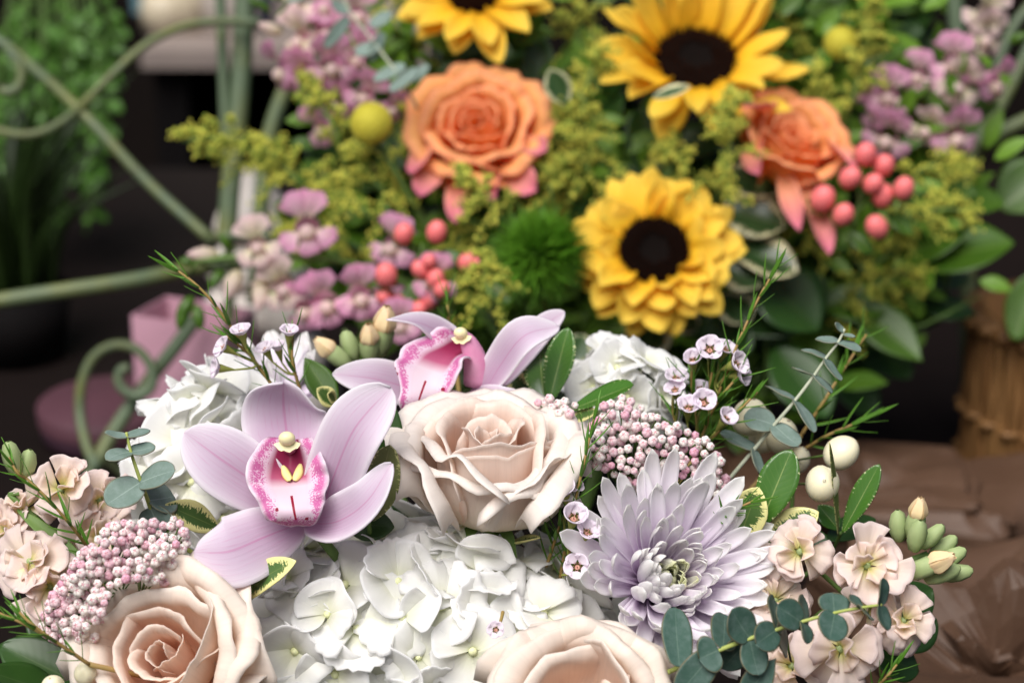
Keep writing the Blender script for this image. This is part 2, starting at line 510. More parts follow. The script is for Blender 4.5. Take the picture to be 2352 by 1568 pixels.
def _tepal():
    g = G("orchid tepal")
    uv, u, v = g.uv()
    s = g.math('MULTIPLY_ADD', u, 2.0, -1.0)
    au = g.math('ABSOLUTE', s)
    base = g.ramp(v, [(0, lin(202, 160, 192)), (.35, lin(212, 188, 210)), (.75, lin(230, 218, 232)), (1, lin(244, 240, 246))])
    body = g.mix(g.math('MULTIPLY', g.math('POWER', g.math('SUBTRACT', 1.0, au, clamp=True), 1.6), .45), base, lin(192, 156, 186))
    body = g.mix(g.math('POWER', au, 4.0), body, lin(248, 245, 249))
    wv = g.math('SINE', g.math('MULTIPLY_ADD', s, 40.0, g.math('MULTIPLY', g.noise(g.map(uv, (4, 3, 1)), 1., 2.), 5.0)))
    br = g.noise(g.map(uv, (30, 7, 1)), 1.0, 3.0, .6)
    ln = g.math('MULTIPLY', g.math('GREATER_THAN', wv, .72), g.n("ShaderNodeMapRange", {0: br, 1: .4, 2: .65}).outputs[0])
    ln = g.math('MULTIPLY', ln, g.math('SUBTRACT', 1.0, g.math('POWER', au, 2.0), clamp=True))
    body = g.mix(g.math('MULTIPLY', ln, .26), body, lin(206, 120, 176))
    cen = g.math('MULTIPLY', g.math('LESS_THAN', au, .028), g.math('SUBTRACT', 1.0, g.math('POWER', v, 6.0), clamp=True))
    body = g.mix(g.math('MULTIPLY', cen, .4), body, lin(200, 104, 164))
    nz = g.noise(g.obj(), 60., 4.)
    body = g.mix(g.math('MULTIPLY', nz, .12), body, lin(236, 212, 236))
    return g.out(body, .6, .42, bump=g.math('ADD', g.math('MULTIPLY', wv, .12), g.noise(g.map(uv, (40, 3, 1)), 1., 3.)), bstr=.25, bdist=.0008, spec=.18)
M_TEPAL = _tepal()
def _lip():
    g = G("orchid lip")
    uv, u, v = g.uv()
    s = g.math('MULTIPLY_ADD', u, 2.0, -1.0); au = g.math('ABSOLUTE', s)
    ob = g.obj()
    inner = g.ramp(v, [(0, lin(120, 14, 50)), (.2, lin(160, 50, 90)), (.36, lin(190, 96, 132)), (.46, lin(230, 210, 220)), (1, lin(232, 212, 226))])
    c = g.mix(g.n("ShaderNodeMapRange", {0: au, 1: .5, 2: .7}).outputs[0], inner, lin(238, 226, 236))
    rim = g.math('MAXIMUM', g.n("ShaderNodeMapRange", {0: au, 1: .45, 2: .85}).outputs[0], g.n("ShaderNodeMapRange", {0: v, 1: .68, 2: .9}).outputs[0])
    out_ = g.math('MULTIPLY', g.n("ShaderNodeMapRange", {0: au, 1: 1.0, 2: .9}).outputs[0], g.n("ShaderNodeMapRange", {0: v, 1: 1.0, 2: .95}).outputs[0])
    sp = g.noise(ob, 1300.0, 2.0, .6); sp2 = g.noise(ob, 160.0, 3.0)
    f = g.math('GREATER_THAN', g.math('ADD', g.math('MULTIPLY', rim, .34), g.math('ADD', g.math('MULTIPLY', sp, .75), g.math('MULTIPLY', sp2, .4))), .83)
    f = g.math('MULTIPLY', f, g.math('MULTIPLY', g.math('GREATER_THAN', rim, .02), out_))
    c = g.mix(g.math('MULTIPLY', g.math('MULTIPLY', rim, out_), .3), c, lin(224, 130, 190))
    c = g.mix(g.math('MULTIPLY', f, .8), c, lin(200, 64, 150))
    vo = g.n("ShaderNodeTexVoronoi", {"Vector": ob, "Scale": 170.0}).outputs["Distance"]
    dots = g.math('MULTIPLY', g.math('LESS_THAN', vo, .2), g.math('MULTIPLY', g.math('GREATER_THAN', rim, .2), g.math('GREATER_THAN', v, .5)))
    dots = g.math('MULTIPLY', dots, g.math('GREATER_THAN', g.noise(ob, 110., 1.), .52))
    c = g.mix(dots, c, lin(150, 14, 60))
    line = g.math('MULTIPLY', g.math('LESS_THAN', au, .045), g.math('MULTIPLY', g.math('GREATER_THAN', v, .56), g.math('LESS_THAN', v, .86)))
    c = g.mix(line, c, lin(150, 10, 50))
    return g.out(c, .5, .22, bump=sp2, bstr=.2, bdist=.0006, spec=.3)
M_LIP = _lip()
M_ANTHER = plain_mat("orchid anther cap", lin(244, 236, 190), lin(240, 228, 170), 200, rough=.4)
M_CALLUS = plain_mat("orchid callus", lin(244, 226, 130), lin(248, 236, 170), 200, rough=.45)
M_COLUMN = plain_mat("orchid column", lin(200, 100, 150), lin(228, 180, 205), 90, rough=.45)

M_FRESH = leaf_mat("fresh green small leaf", lin(84, 130, 30), lin(120, 160, 50), rib=lin(120, 150, 60), rough=.45, trans=.3)
M_SUNP = petal_mat("sunflower petal", [(0, lin(240, 172, 16)), (.25, lin(254, 216, 56)), (1, lin(255, 228, 98))], vein=.14, vf=12, trans=.3, var=.1)
M_SUND = plain_mat("sunflower disc floret", lin(24, 10, 6), lin(40, 18, 7), 500, rough=.95, spec=.05)
M_SUNI = plain_mat("sunflower disc heart", lin(12, 9, 9), lin(20, 14, 11), 500, rough=.95, spec=.05)
M_GOLD = plain_mat("goldenrod floret", lin(200, 196, 62), lin(224, 220, 106), 200, rough=.7, trans=.15)
M_GOLDG = plain_mat("goldenrod green bud", lin(122, 148, 50), lin(158, 174, 72), 200, rough=.7, trans=.15)
M_SNAP = petal_mat("snapdragon petal", [(0, lin(246, 230, 200)), (.35, lin(244, 204, 216)), (1, lin(238, 168, 208))], vein=.08, trans=.3, var=.25)
M_SNAPP = petal_mat("pale snapdragon petal", [(0, lin(236, 232, 176)), (.4, lin(246, 232, 208)), (1, lin(244, 212, 216))], vein=.08, trans=.3, var=.2)
M_HYPER = plain_mat("hypericum berry", lin(232, 104, 110), lin(240, 134, 130), 60, rough=.35)
M_CRASP = plain_mat("craspedia floret", lin(196, 186, 50), lin(214, 206, 84), 300, rough=.8)
M_DIAN = plain_mat("green dianthus bristle", lin(84, 140, 30), lin(120, 172, 50), 80, rough=.5, trans=.25)
M_METAL = None
def _metal():
    g = G("green painted metal")
    nz = g.noise(g.obj(), 18., 5., .6)
    c = g.mix(g.n("ShaderNodeMapRange", {0: nz, 1: .42, 2: .62}).outputs[0], lin(84, 100, 76), lin(104, 110, 62))
    n2 = g.noise(g.obj(), 120., 3.)
    c = g.mix(g.math('MULTIPLY', g.math('GREATER_THAN', n2, .66), .5), c, lin(84, 70, 50))
    return g.out(c, .5, bump=n2, bstr=.3, bdist=.001)
M_METAL = _metal()
def _wicker():
    g = G("brown wicker")
    nz = g.noise(g.map(g.obj(), (90, 90, 14)), 1., 4.)
    c = g.mix(g.math('MULTIPLY', g.rnd(), .6), lin(146, 104, 60), lin(186, 142, 88))
    c = g.mix(nz, c, lin(74, 46, 22))
    return g.out(c, .55, bump=nz, bstr=.4, bdist=.002)
M_WICKER = _wicker()
def _kraft():
    g = G("kraft paper")
    ob = g.obj()
    nz = g.noise(ob, 14., 6., .65); fib = g.noise(ob, 90., 4.)
    c = g.mix(nz, lin(66, 46, 32), lin(98, 74, 58))
    c = g.mix(g.math('MULTIPLY', fib, .3), c, lin(66, 44, 32))
    return g.out(c, .55, bump=g.math('ADD', nz, g.math('MULTIPLY', fib, .4)), bstr=.35, bdist=.004, spec=.35)
M_KRAFT = _kraft()
def _wood():
    g = G("shade toned table wood")  # wood colour lowered to carry the shade under cover
    ob = g.obj()
    nz = g.noise(g.map(ob, (3, 40, 40)), 1., 6., .6)
    c = g.mix(nz, lin(16, 11, 10), lin(26, 18, 16))
    return g.out(c, .6, bump=nz, bstr=.3, bdist=.002, spec=.15)
M_WOOD = _wood()
M_WALL = plain_mat("shade toned brown wall", lin(16, 12, 11), lin(24, 18, 15), 3., rough=.9, spec=.1)  # brown kept very dark: shade of the covered background is in the colour
M_BLACK = plain_mat("shade toned cabinet", lin(10, 8, 9), lin(15, 12, 12), 8., rough=.8, spec=.1)  # near black, background gloom put into the colour
M_SHELF = plain_mat("pale shelf board", lin(122, 110, 106), lin(142, 130, 122), 12., rough=.6)
M_TEAL = plain_mat("teal card", lin(84, 120, 130), lin(98, 134, 142), 12., rough=.6)
M_CREAM = plain_mat("cream ceramic", lin(180, 168, 144), lin(196, 184, 160), 20., rough=.4)
M_NAVY = plain_mat("navy glass", lin(30, 36, 62), lin(40, 46, 74), 20., rough=.3)
M_WHITEC = plain_mat("white ceramic", lin(216, 206, 196), lin(228, 220, 212), 20., rough=.4)
M_PINK = plain_mat("pink card", lin(192, 146, 164), lin(202, 156, 172), 30., rough=.6)
M_MAUVE = plain_mat("mauve card", lin(66, 42, 56), lin(76, 50, 64), 30., rough=.6)
M_MAUVEL = plain_mat("dusky pink lid", lin(78, 48, 58), lin(88, 55, 64), 30., rough=.6)
M_VINE = leaf_mat("trailing vine leaf", lin(46, 92, 24), lin(92, 138, 48), rib=lin(120, 160, 80), rough=.4, trans=.3)
M_VINEG = leaf_mat("grey green vine leaf", lin(84, 120, 96), lin(110, 142, 118), rib=lin(120, 160, 120), rough=.5, trans=.2)
M_GRASS = plain_mat("dark grass blade", lin(22, 38, 8), lin(36, 56, 12), 40., rough=.5, trans=.2)
M_GLASS = None
def _glass():
    g = G("vase glass")
    b = g.n("ShaderNodeBsdfPrincipled", {"Base Color": (.85, .95, .93, 1), "Roughness": .05, "Transmission Weight": 1.0, "IOR": 1.3})
    g.n("ShaderNodeOutputMaterial", {0: b.outputs[0]})
    return g.m
M_GLASS = _glass()
# ------------------------------------------------------------------ flower builders
FRONT_POT = P(1150, 1640, 1.12)
BACK_POT = P(1350, 1060, 1.52)

def add_stem(root, a, b, r, mat, bow=None, name="stem", n=10, seg=6):
    """green stem from world point a to world point b, in the local space of root"""
    inv = root.matrix_basis.inverted()
    a, b = Vector(a), Vector(b)
    mid = a * .5 + b * .5 + (Vector(bow) if bow is not None else Vector((0, 0, -.01)))
    mb = MB()
    mb.tube(cat_pts(arr(inv @ a, inv @ mid, inv @ b), n), [r, r * 1.1], seg)
    return part(name, mb.mesh(name, mat), root)

def rose_petal(th, half, L, r0, phis, curl=0., dc=.25, hp=2.6, hq=.6, hmin=.45, spiral=0., flat=.3, seed=0, wav=.03, tip=.03, nu=23, nv=20, wb=.55, sroll=0., tilt=0.):
    u = np.linspace(-1, 1, nu)
    v = np.linspace(0, 1, nv) ** .85
    hu = hmin + (1 - hmin) * (1 - np.abs(u) ** hp * .999) ** hq
    hu = hu + tip * np.exp(-(u / .16) ** 2) + wav * wob(u * 3.0, seed) + tilt * u
    Lu = L * hu[None]
    s = v[:, None] * Lu
    phi = np.interp(s / L, np.linspace(0, 1, len(phis)), phis)
    e = (Lu - s) / L
    dcu = dc * (1 + .3 * wob(u * 2.2, seed + 5))[None]
    k = np.clip(1 - e / dcu, 0, 1)
    phi = phi + curl * (1 + .25 * wob(u * 2.6, seed + 9))[None] * k * k * (3 - 2 * k)
    ph = np.radians(phi)
    ds = np.diff(s, axis=0)
    pm = (ph[1:] + ph[:-1]) / 2
    r = r0 + np.vstack([np.zeros((1, nu)), np.cumsum(np.sin(pm) * ds, 0)])
    z = np.vstack([np.zeros((1, nu)), np.cumsum(np.cos(pm) * ds, 0)])
    wp = wb + (1 - wb) * np.sin(np.pi / 2 * np.clip(v * 1.5, 0, 1))
    a = half * u[None] * wp[:, None]
    r = r + spiral * u[None]
    r = r * ((1 - flat) + flat / np.cos(np.clip(a, -1.15, 1.15)))
    kl = np.clip((np.abs(u) - .65) / .35, 0, 1) ** 2
    r = r + sroll * kl[None] * v[:, None]
    r = r + .0006 * wob(u * 5, seed + 3)[None] * v[:, None] + .0009 * wob(u * 2.4, seed + 21)[None] * np.sin(v * 5 + seed)[:, None]
    X = np.stack([r * np.cos(th + a), r * np.sin(th + a), z], -1)
    U, W = np.meshgrid((u + 1) / 2, v)
    return X, np.stack([U, W], -1)

def rose(label, px, py, d, axis, spec, m_out, m_in, seed=1, roll=0., scale=1., cat="rose", group=None, pot=None, name="rose", sepals=True, m_guard=None, H=.034):
    """px, py, d: the heart of the bloom; spec: list of petal dicts"""
    R = frame(axis, roll)
    H = H * scale
    loc = P(px, py, d) - (R.to_3x3() @ Vector((0, 0, H)))
    root = empty(name, loc, label, cat, group, R)
    for i, q in enumerate(spec):
        q = dict(q)
        inner = q.pop('inner', False); guard = q.pop('guard', False)
        zoff = q.pop('z', 0.)
        X, uv = rose_petal(seed=seed * 37 + i * 11, **q)
        X[..., 2] += zoff
        X = X * scale
        mb = MB(); mb.thick(X, .0004 * scale, uv=uv)
        part("petal", mb.mesh("rose petal", m_guard if (guard and m_guard) else (m_in if inner else m_out)), root)
    if sepals:
        mb = MB(); mb.lathe([(.0002, -.012 * scale), (.005 * scale, -.011 * scale), (.0075 * scale, -.004 * scale), (.006 * scale, .002 * scale)], 12)
        part("calyx", mb.mesh("calyx", M_STEMG), root)
        for k in range(5):
            a = k * 1.2566 + .3
            X, uv = sheet(arr((.006 * scale * math.cos(a), .006 * scale * math.sin(a), 0), (.016 * scale * math.cos(a), .016 * scale * math.sin(a), -.002 * scale), (.026 * scale * math.cos(a), .026 * scale * math.sin(a), -.014 * scale)), .004 * scale, (0, 0, 1), n=8, m=4, tm=.25, pt=1.)
            mb = MB(); mb.grid(X, uv=uv)
            part("sepal", mb.mesh("sepal", M_STEMG), root)
    if pot is not None:
        add_stem(root, loc - (R.to_3x3() @ Vector((0, 0, .01 * scale))), pot, .003, M_STEMG, bow=R.to_3x3() @ Vector((0, 0, -.03)))
    return root

def core_spec(rs, n=9, h=.036, open_=1.0, start=0.):
    sp = []
    for i in range(n):
        f = i / (n - 1.)
        sp.append(dict(th=start + i * 2.4 + rs.uniform(-.2, .2), half=1.75 - .45 * f, L=h * (.92 + .12 * f), r0=(.0006 + .0065 * f) * open_,
                       phis=[42, 10, -2, -8 + 8 * f, -12 + 14 * f], curl=12 + 40 * f, dc=.16, spiral=.0022, hmin=.72, hp=3., hq=.7, wav=.02, inner=True, flat=.05, tip=.02))
    return sp

def shell(th, rt, zt, half=None, curl=60., dc=.2, r0=None, **kw):
    """petal whose shell reaches radius rt at height zt (m) before its rim rolls out"""
    r0 = min(.012, rt * .35) if r0 is None else r0
    best = None
    for k in np.linspace(.05, 1.5, 60):
        ph = np.array([80, 20 + 34 * k, 6 + 26 * k, -4 + 26 * k, -4 + 26 * k])
        x = np.radians(np.interp(np.linspace(0, 1, 40), np.linspace(0, 1, 5), ph))
        r, z = np.sin(x).mean(), np.cos(x).mean()
        e = abs((rt - r0) / zt - r / z)
        if best is None or e < best[0]:
            best = (e, ph, zt / z)
    half = half if half is not None else min(1.5, max(.8, .037 / rt))
    q = dict(th=math.radians(th), half=half, L=best[2], r0=r0, phis=list(best[1]), curl=curl, dc=dc, spiral=.0015, hmin=.62, hp=2.8, flat=.22, wav=.025, tip=.02, sroll=.002)
    q.update(kw)
    return q

# --- cymbidium pieces
def tepal(root, name, mid, hw, normal, tm=.5, pb=.8, pt=.55, cup=.15, ruff=.03, seed=0, wb=.2, fold=0., curl=0., label=None):
    inv = root.matrix_basis.inverted()
    pts = arr(*[inv @ P(*q) for q in mid])
    Ns = [V(*q) for q in normal] if isinstance(normal[0], (tuple, list)) else V(*normal)
    Ns = np.array([list(x) for x in Ns]) if isinstance(Ns, list) else np.array(list(Ns))
    X, uv = sheet(pts, hw * KPX * mid[0][2], Ns, n=26, m=17, tm=tm, pb=pb, pt=pt, cup=cup, ruff=ruff, rf=2.2, seed=seed, wb=wb, fold=fold, curl=curl)
    mb = MB(); mb.thick(X, .0009, uv=uv)
    return part(name, mb.mesh(name, M_TEPAL), root, label=label)

def orchid_lip(root, rows, label=None):
    """rows: (px, py, depth, half width px, lift of the edges towards the viewer m, shift of edge)"""
    inv = root.matrix_basis.inverted()
    r = np.array([[*(inv @ P(a, b, c)), w * KPX * c, l] for a, b, c, w, l in rows])
    r = cat_pts(r, 34)
    p = r[:, :3]
    T = nrm(np.gradient(p, axis=0))
    side = np.array(list(orchid_lip.side)); vw = np.array(list(orchid_lip.view))
    S = nrm(side[None] - T * (T @ side)[:, None])
    m = 25
    v = np.linspace(-1, 1, m); av = np.abs(v)
    t = np.linspace(0, 1, 34)
    lift = r[:, 4][:, None] * (np.clip(av, 0, 1) ** 1.5)[None]
    flare = (av ** 6)[None] * .0035 * np.clip(1.2 - t * 1.1, 0, 1)[:, None]
    ruf = .0013 * (av ** 3)[None] * (np.sin(t * 24 + 1)[:, None] + .6 * np.sin(t[:, None] * 43 + v[None] * 2))
    X = p[:, None] + S[:, None] * ((r[:, 3][:, None] * v[None]) + np.sign(v)[None] * flare)[..., None] + vw[None, None] * (lift + ruf)[..., None]
    U, W = np.meshgrid((v + 1) / 2, t)
    mb = MB(); mb.thick(X, .0009, uv=np.stack([U, W], -1))
    return part("lip", mb.mesh("orchid lip", M_LIP), root, label=label)

def orchid_column(root, path, r, cap, capr, callus, capaxis=(0, .2, 1)):
    inv = root.matrix_basis.inverted()
    mb = MB(); mb.tube(cat_pts(arr(*[inv @ P(*q) for q in path]), 12), r, 10)
    part("column", mb.mesh("orchid column", M_COLUMN), root)
    c = inv @ P(*cap)
    mb = MB()
    mb.ball((0, 0, 0), capr, 16, 10, 0, (1, .85, 1.1))
        # frilled white collar under the cap
    a = np.linspace(-1.2, 1.2, 13); s_ = np.linspace(.2, 1, 4)[:, None]
    X = np.stack([np.sin(a) * s_ * capr * 1.7, -np.cos(a) * s_ * capr * 1.5 * (1 + .08 * np.sin(a * 9)), -.3 * capr + 0 * a * s_], -1)
    mb.grid(X, 0)
    part("anther_cap", mb.mesh("anther cap", M_ANTHER), root, Matrix.Translation(c) @ frame(capaxis))
    for pts in callus:
        X, uv = sheet(arr(*[inv @ P(*q[:3]) for q in pts]), .0017, np.array(list(V(0, .2, 1))), n=9, m=6, tm=.4, pt=.5, cup=-.9)
        mb = MB(); mb.thick(X, .0012, uv=uv)
        part("callus", mb.mesh("callus", M_CALLUS), root)

# --- hydrangea
HYD_P = []
for k in range(10):
    rs_ = np.random.RandomState(100 + k)
    X, uv = fan(.0182 * rs_.uniform(.9, 1.08), A=rs_.uniform(.9, 1.08), width=1.25, nA=21, nS=11, cup=rs_.uniform(-.12, .3), curl=rs_.uniform(-.1, .28), ser=(.09 if k % 3 == 0 else .0), serf=rs_.uniform(5, 8),
                ruff=rs_.uniform(.02, .09), seed=k * 7, p=.45, notch=(.04 if k % 4 == 1 else 0))
    mb = MB(); mb.thick(X, .0004, uv=uv)
    HYD_P.append(mb.mesh("hydrangea petal", M_HYD))
mb = MB(); mb.ball((0, 0, .0012), .0019, 8, 6); mb.tube(arr((0, 0, 0), (0, 0, -.02)), .0008, 5)
HYD_C = mb.mesh("hydrangea floret heart", M_HYDC)

def hydrangea(label, c, rad, n, seed, axis=(0, .35, 1), cap=-.1, pot=None, size=1.0, avoid=()):
    rs = random.Random(seed)
    R = frame(axis)
    root = empty("hydrangea", c, label, "hydrangea", "white hydrangea heads", R)
    k = 0; i = 0
    N = int(n * 2 / (1 - cap))
    while i < N:
        f = (i + .5) / N
        zc = 1 - 2 * f
        i += 1
        if zc < cap:
            break
        a = i * 2.39996 + rs.uniform(-.25, .25)
        s = math.sqrt(1 - zc * zc)
        jit = rs.uniform(.92, 1.05)
        nrmv = Vector((s * math.cos(a), s * math.sin(a), zc))
        pos = Vector((nrmv.x * rad[0], nrmv.y * rad[1], nrmv.z * rad[2])) * jit
        nv = Vector((nrmv.x / rad[0], nrmv.y / rad[1], nrmv.z / rad[2])).normalized()
        nv = (nv + Vector((rs.uniform(-.45, .45), rs.uniform(-.45, .45), rs.uniform(-.1, .4)))).normalized()
        M = Matrix.Translation(pos) @ wframe(nv) @ Matrix.Rotation(rs.uniform(0, 6.28), 4, 'Z') @ Matrix.Scale(rs.uniform(.92, 1.2) * size, 4)
        fl = part("floret", HYD_C, root, M)
        dip = rs.uniform(-.1, .5)
        for q in range(4):
            pm = HYD_P[rs.randrange(10)]
            part("petal", pm, fl, Matrix.Translation((0, 0, .0006 * (q % 2))) @ Matrix.Rotation(q * math.pi / 2 + rs.uniform(-.12, .12), 4, 'Z') @ Matrix.Rotation(dip + rs.uniform(-.3, .35), 4, 'X') @ Matrix.Rotation(rs.uniform(-.5, .5), 4, 'Y') @ Matrix.Translation((0, .0008, 0)))
    # pale green inner branches that carry the florets
    mb = MB()
    for q in range(14):
        a = q * 2.4; zc = 1 - q / 12.
        s = math.sqrt(max(0, 1 - zc * zc))
        e = np.array([s * math.cos(a) * rad[0], s * math.sin(a) * rad[1], zc * rad[2]]) * .8
        mb.tube(cat_pts(arr((0, 0, -rad[2] * .9), e * .4 + np.array([0, 0, -.01]), e), 6), [.0016, .0009], 5)
    part("branch", mb.mesh("hydrangea branches", M_STEMG), root)
    if pot is not None:
        add_stem(root, root.matrix_basis @ Vector((0, 0, -rad[2] * .8)), pot, .004, M_STEMG)
    return root

# --- chrysanthemum
def mum_petal(L, w, cup, bend, seed, m_f, m_b, tm=.72):
    t = np.linspace(0, 1, 9)
    y = np.sin(t * 1.2) / 1.2 * L * 0 + t * L
    zc = bend * L * t ** 2.2 + .05 * L * np.clip((t - .8) / .2, 0, 1) ** 2
    mid = np.stack([0 * t, y - .12 * abs(bend) * L * t ** 2, zc], -1)
    X, uv = sheet(mid, w, np.array([0, 0, 1.0]), n=13, m=7, tm=tm, pb=.5, pt=.42, wb=.5, cup=cup, ruff=.03, rf=1.5, seed=seed)
    mb = MB(); mb.thick(X, .00035, 0, 1, uv=uv)
    return mb.mesh("chrysanthemum petal", m_f, m_b)

def chrysanthemum(label, px, py, d, axis, R0=.048, seed=3, roll=0., n=210, pot=None, extra=()):
    rs = random.Random(seed)
    R = frame(axis, roll)
    loc = P(px, py, d)
    root = empty("chrysanthemum", loc, label, "chrysanthemum", "lilac chrysanthemums", R)
    outer = [mum_petal(R0 * f, .0037 + .0005 * (k % 3), [.8, .55, .4, .4], b, k, M_MUM_F, M_MUM_B) for k, (f, b) in enumerate([(1.0, .10), (.94, .18), (1.04, .0), (.86, .26), (.9, -.1)])]
    mids = [mum_petal(R0 * f, .0033, [1.0, .8, .7, .7], b, k + 9, M_MUM_F, M_MUM_B) for k, (f, b) in enumerate([(.66, .2), (.56, .3), (.74, .12), (.62, .28)])]
    inn = [mum_petal(R0 * f * 1.15, .0025, [1.6, 1.4, 1.2, 1.0], b, k + 19, M_MUM_IN, M_MUM_IN) for k, (f, b) in enumerate([(.34, .35), (.4, .3), (.28, .4)])]
    eye = [mum_petal(R0 * f, .0011, [1.5, 1.3, 1.2, 1.0], .3, k + 29, M_MUM_EYE, M_MUM_EYE) for k, f in enumerate([.16, .2])]
    for i in range(n):
        f = (i + .5) / n
        a = i * 2.39996 + rs.uniform(-.1, .1)
        tilt = 4 + 62 * f ** .85 + rs.uniform(-7, 7)
        tilt -= 26 * f * max(0., .75 * math.sin(a) - .66 * math.cos(a))
        if f < .12:
            me = rs.choice(eye)
        elif f < .30:
            me = rs.choice(inn)
        elif f < .58:
            me = rs.choice(mids)
        else:
            me = rs.choice(outer)
        br = .0012 + .0095 * math.sqrt(f)
        # petal frame: local Y along the petal, Z facing the axis
        M = Matrix.Rotation(a, 4, 'Z') @ Matrix.Translation((0, br, -.006 * f)) @ Matrix.Rotation(math.radians(90 - tilt), 4, 'X') @ Matrix.Rotation(rs.uniform(-.2, .2), 4, 'Y') @ Matrix.Scale(rs.uniform(.93, 1.06), 4)
        part("petal", me, root, M)
    for (a, tilt, k, sc, tw) in extra:
        M = Matrix.Rotation(math.radians(a), 4, 'Z') @ Matrix.Translation((0, .011, -.009)) @ Matrix.Rotation(math.radians(90 - tilt), 4, 'X') @ Matrix.Rotation(math.radians(tw), 4, 'Y') @ Matrix.Scale(sc, 4)
        part("petal", outer[k], root, M)
    mb = MB(); mb.lathe([(.0003, -.016), (.006, -.0155), (.011, -.010), (.0105, -.003), (.006, .001), (.0003, .002)], 16)
    part("flower_base", mb.mesh("flower base", M_STEMG), root)
    if pot is not None:
        add_stem(root, root.matrix_basis @ Vector((0, 0, -.014)), pot, .003, M_STEMG)
    return root

# --- rice flower
def _bud():
    mb = MB()
    mb.ball((0, 0, .0022), .0018, 8, 7, 1, (1, 1, 1.1))
    for ring, (n, tilt, L, z0) in enumerate([(5, .25, .0034, .0002), (5, .12, .0034, .0012)]):
        for k in range(n):
            a = k * 6.283 / n + ring * .63
            X, uv = sheet(arr((.0012, 0, z0), (.0025, 0, z0 + .0014), (.0019, 0, z0 + .0027), (.0004, 0, z0 + .0036)), .0011, np.array([1.0, 0, .2]), n=5, m=4, tm=.5, pb=.4, pt=.5, cup=-.5, wb=.6)
            c, s = math.cos(a), math.sin(a)
            X = np.stack([X[..., 0] * c - X[..., 1] * s, X[..., 0] * s + X[..., 1] * c, X[..., 2]], -1)
            mb.grid(X, uv=np.stack([uv[..., 0], .3 + .7 * uv[..., 1]], -1))
    return mb.mesh("rice flower bud", M_RICE, M_RICEP)
BUD = _bud()

def inside(poly, x, y):
    c = False; j = len(poly) - 1
    for i in range(len(poly)):
        if (poly[i][1] > y) != (poly[j][1] > y) and x < (poly[j][0] - poly[i][0]) * (y - poly[i][1]) / (poly[j][1] - poly[i][1]) + poly[i][0]:
            c = not c
        j = i
    return c

def rice_flower(label, polys, d0, bulge, hub, n, mind, seed, pot=None, size=1.0):
    rs = random.Random(seed)
    hubw = P(*hub)
    root = empty("rice_flower", hubw, label, "rice flower", "rice flower clusters")
    pts = []
    tries = 0
    allp = [q for p in polys for q in p]
    x0, x1 = min(q[0] for q in allp), max(q[0] for q in allp)
    y0, y1 = min(q[1] for q in allp), max(q[1] for q in allp)
    cx, cy = (x0 + x1) / 2, (y0 + y1) / 2
    while len(pts) < n and tries < 30000:
        tries += 1
        x, y = rs.uniform(x0, x1), rs.uniform(y0, y1)
        if not any(inside(p, x, y) for p in polys):
            continue
        lay = rs.choice((0, 0, 1))
        if any((x - a) ** 2 + (y - b) ** 2 < (mind if l == lay else mind * .7) ** 2 for a, b, l in pts):
            continue
        pts.append((x, y, lay))
    mb = MB()
    knots = {}
    for x, y, lay in pts:
        rho = ((x - cx) / (x1 - x0) * 2) ** 2 + ((y - cy) / (y1 - y0) * 2) ** 2
        d = d0 - bulge * (1 - min(1.2, rho)) + lay * .006 + .006 * math.sin(x * .045) * math.cos(y * .05) + rs.uniform(-.002, .002)
        w = P(x, y, d)
        dirv = (w - hubw).normalized() * .8 + V(0, .15, .75) + Vector((rs.uniform(-.25, .25), rs.uniform(-.25, .25), rs.uniform(-.25, .25)))
        dirv.normalize()
        s = size * rs.uniform(.74, 1.14)
        b = part("bud", BUD, root, Matrix.Translation(w - hubw - dirv * .0022) @ wframe(dirv) @ Matrix.Rotation(rs.uniform(0, 6.28), 4, 'Z') @ Matrix.Scale(s, 4))
        key = (round(x / 55), round(y / 55))
        kn = knots.setdefault(key, (w - hubw) * .62 + Vector((rs.uniform(-.003, .003),) * 3))
        a = w - hubw - dirv * .002
        mb.tube(cat_pts(arr(kn, (Vector(kn) + a) * .5 + V(0, 0, .002), a), 4), .0004, 4, cap=False)
    for kn in knots.values():
        mb.tube(cat_pts(arr((0, 0, 0), Vector(kn) * .5 + Vector((0, 0, .004)), kn), 6), [.0011, .0006], 5, cap=False)
    part("flower_stalks", mb.mesh("rice flower stalks", M_STEMG), root)
    if pot is not None:
        add_stem(root, hubw, pot, .002, M_STEMG)
    return root

# --- waxflower
mb = MB()
_nx, _nu = sheet(arr((0, 0, 0), (0, .5, .03), (0, 1, .0)), .055, np.array([0, 0, 1.0]), n=6, m=4, tm=.35, pb=.5, pt=1., cup=.35, wb=.5)
mb.thick(_nx, .035, uv=_nu)
NEEDLE = mb.mesh("needle leaf", M_NEEDLE)
WAXP = []
for k in range(3):
    X, uv = fan(.0048, A=.95, width=1.0, nA=11, nS=7, cup=.4, seed=k + 3, p=.3)
    mb = MB(); mb.thick(X, .0003, uv=uv)
    WAXP.append(mb.mesh("waxflower petal", M_WAX))
mb = MB(); mb.lathe([(.0004, -.0075), (.0007, -.006), (.0014, -.003), (.0021, -.0006), (.0022, .0004)], 10)
WAXCUP = mb.mesh("waxflower cup", M_WAXK)
mb = MB(); mb.lathe([(.0010, .0002), (.0006, .0000), (.0002, .0003)], 10); mb.tube(arr((0, 0, 0), (0, 0, .0026)), .0002, 4)
for k in range(10):
    a = k * .628
    mb.tube(arr((.0016 * math.cos(a), .0016 * math.sin(a), .0003), (.0013 * math.cos(a), .0013 * math.sin(a), .0016)), .00014, 4)
WAXHEART = mb.mesh("waxflower heart", M_WAXC)

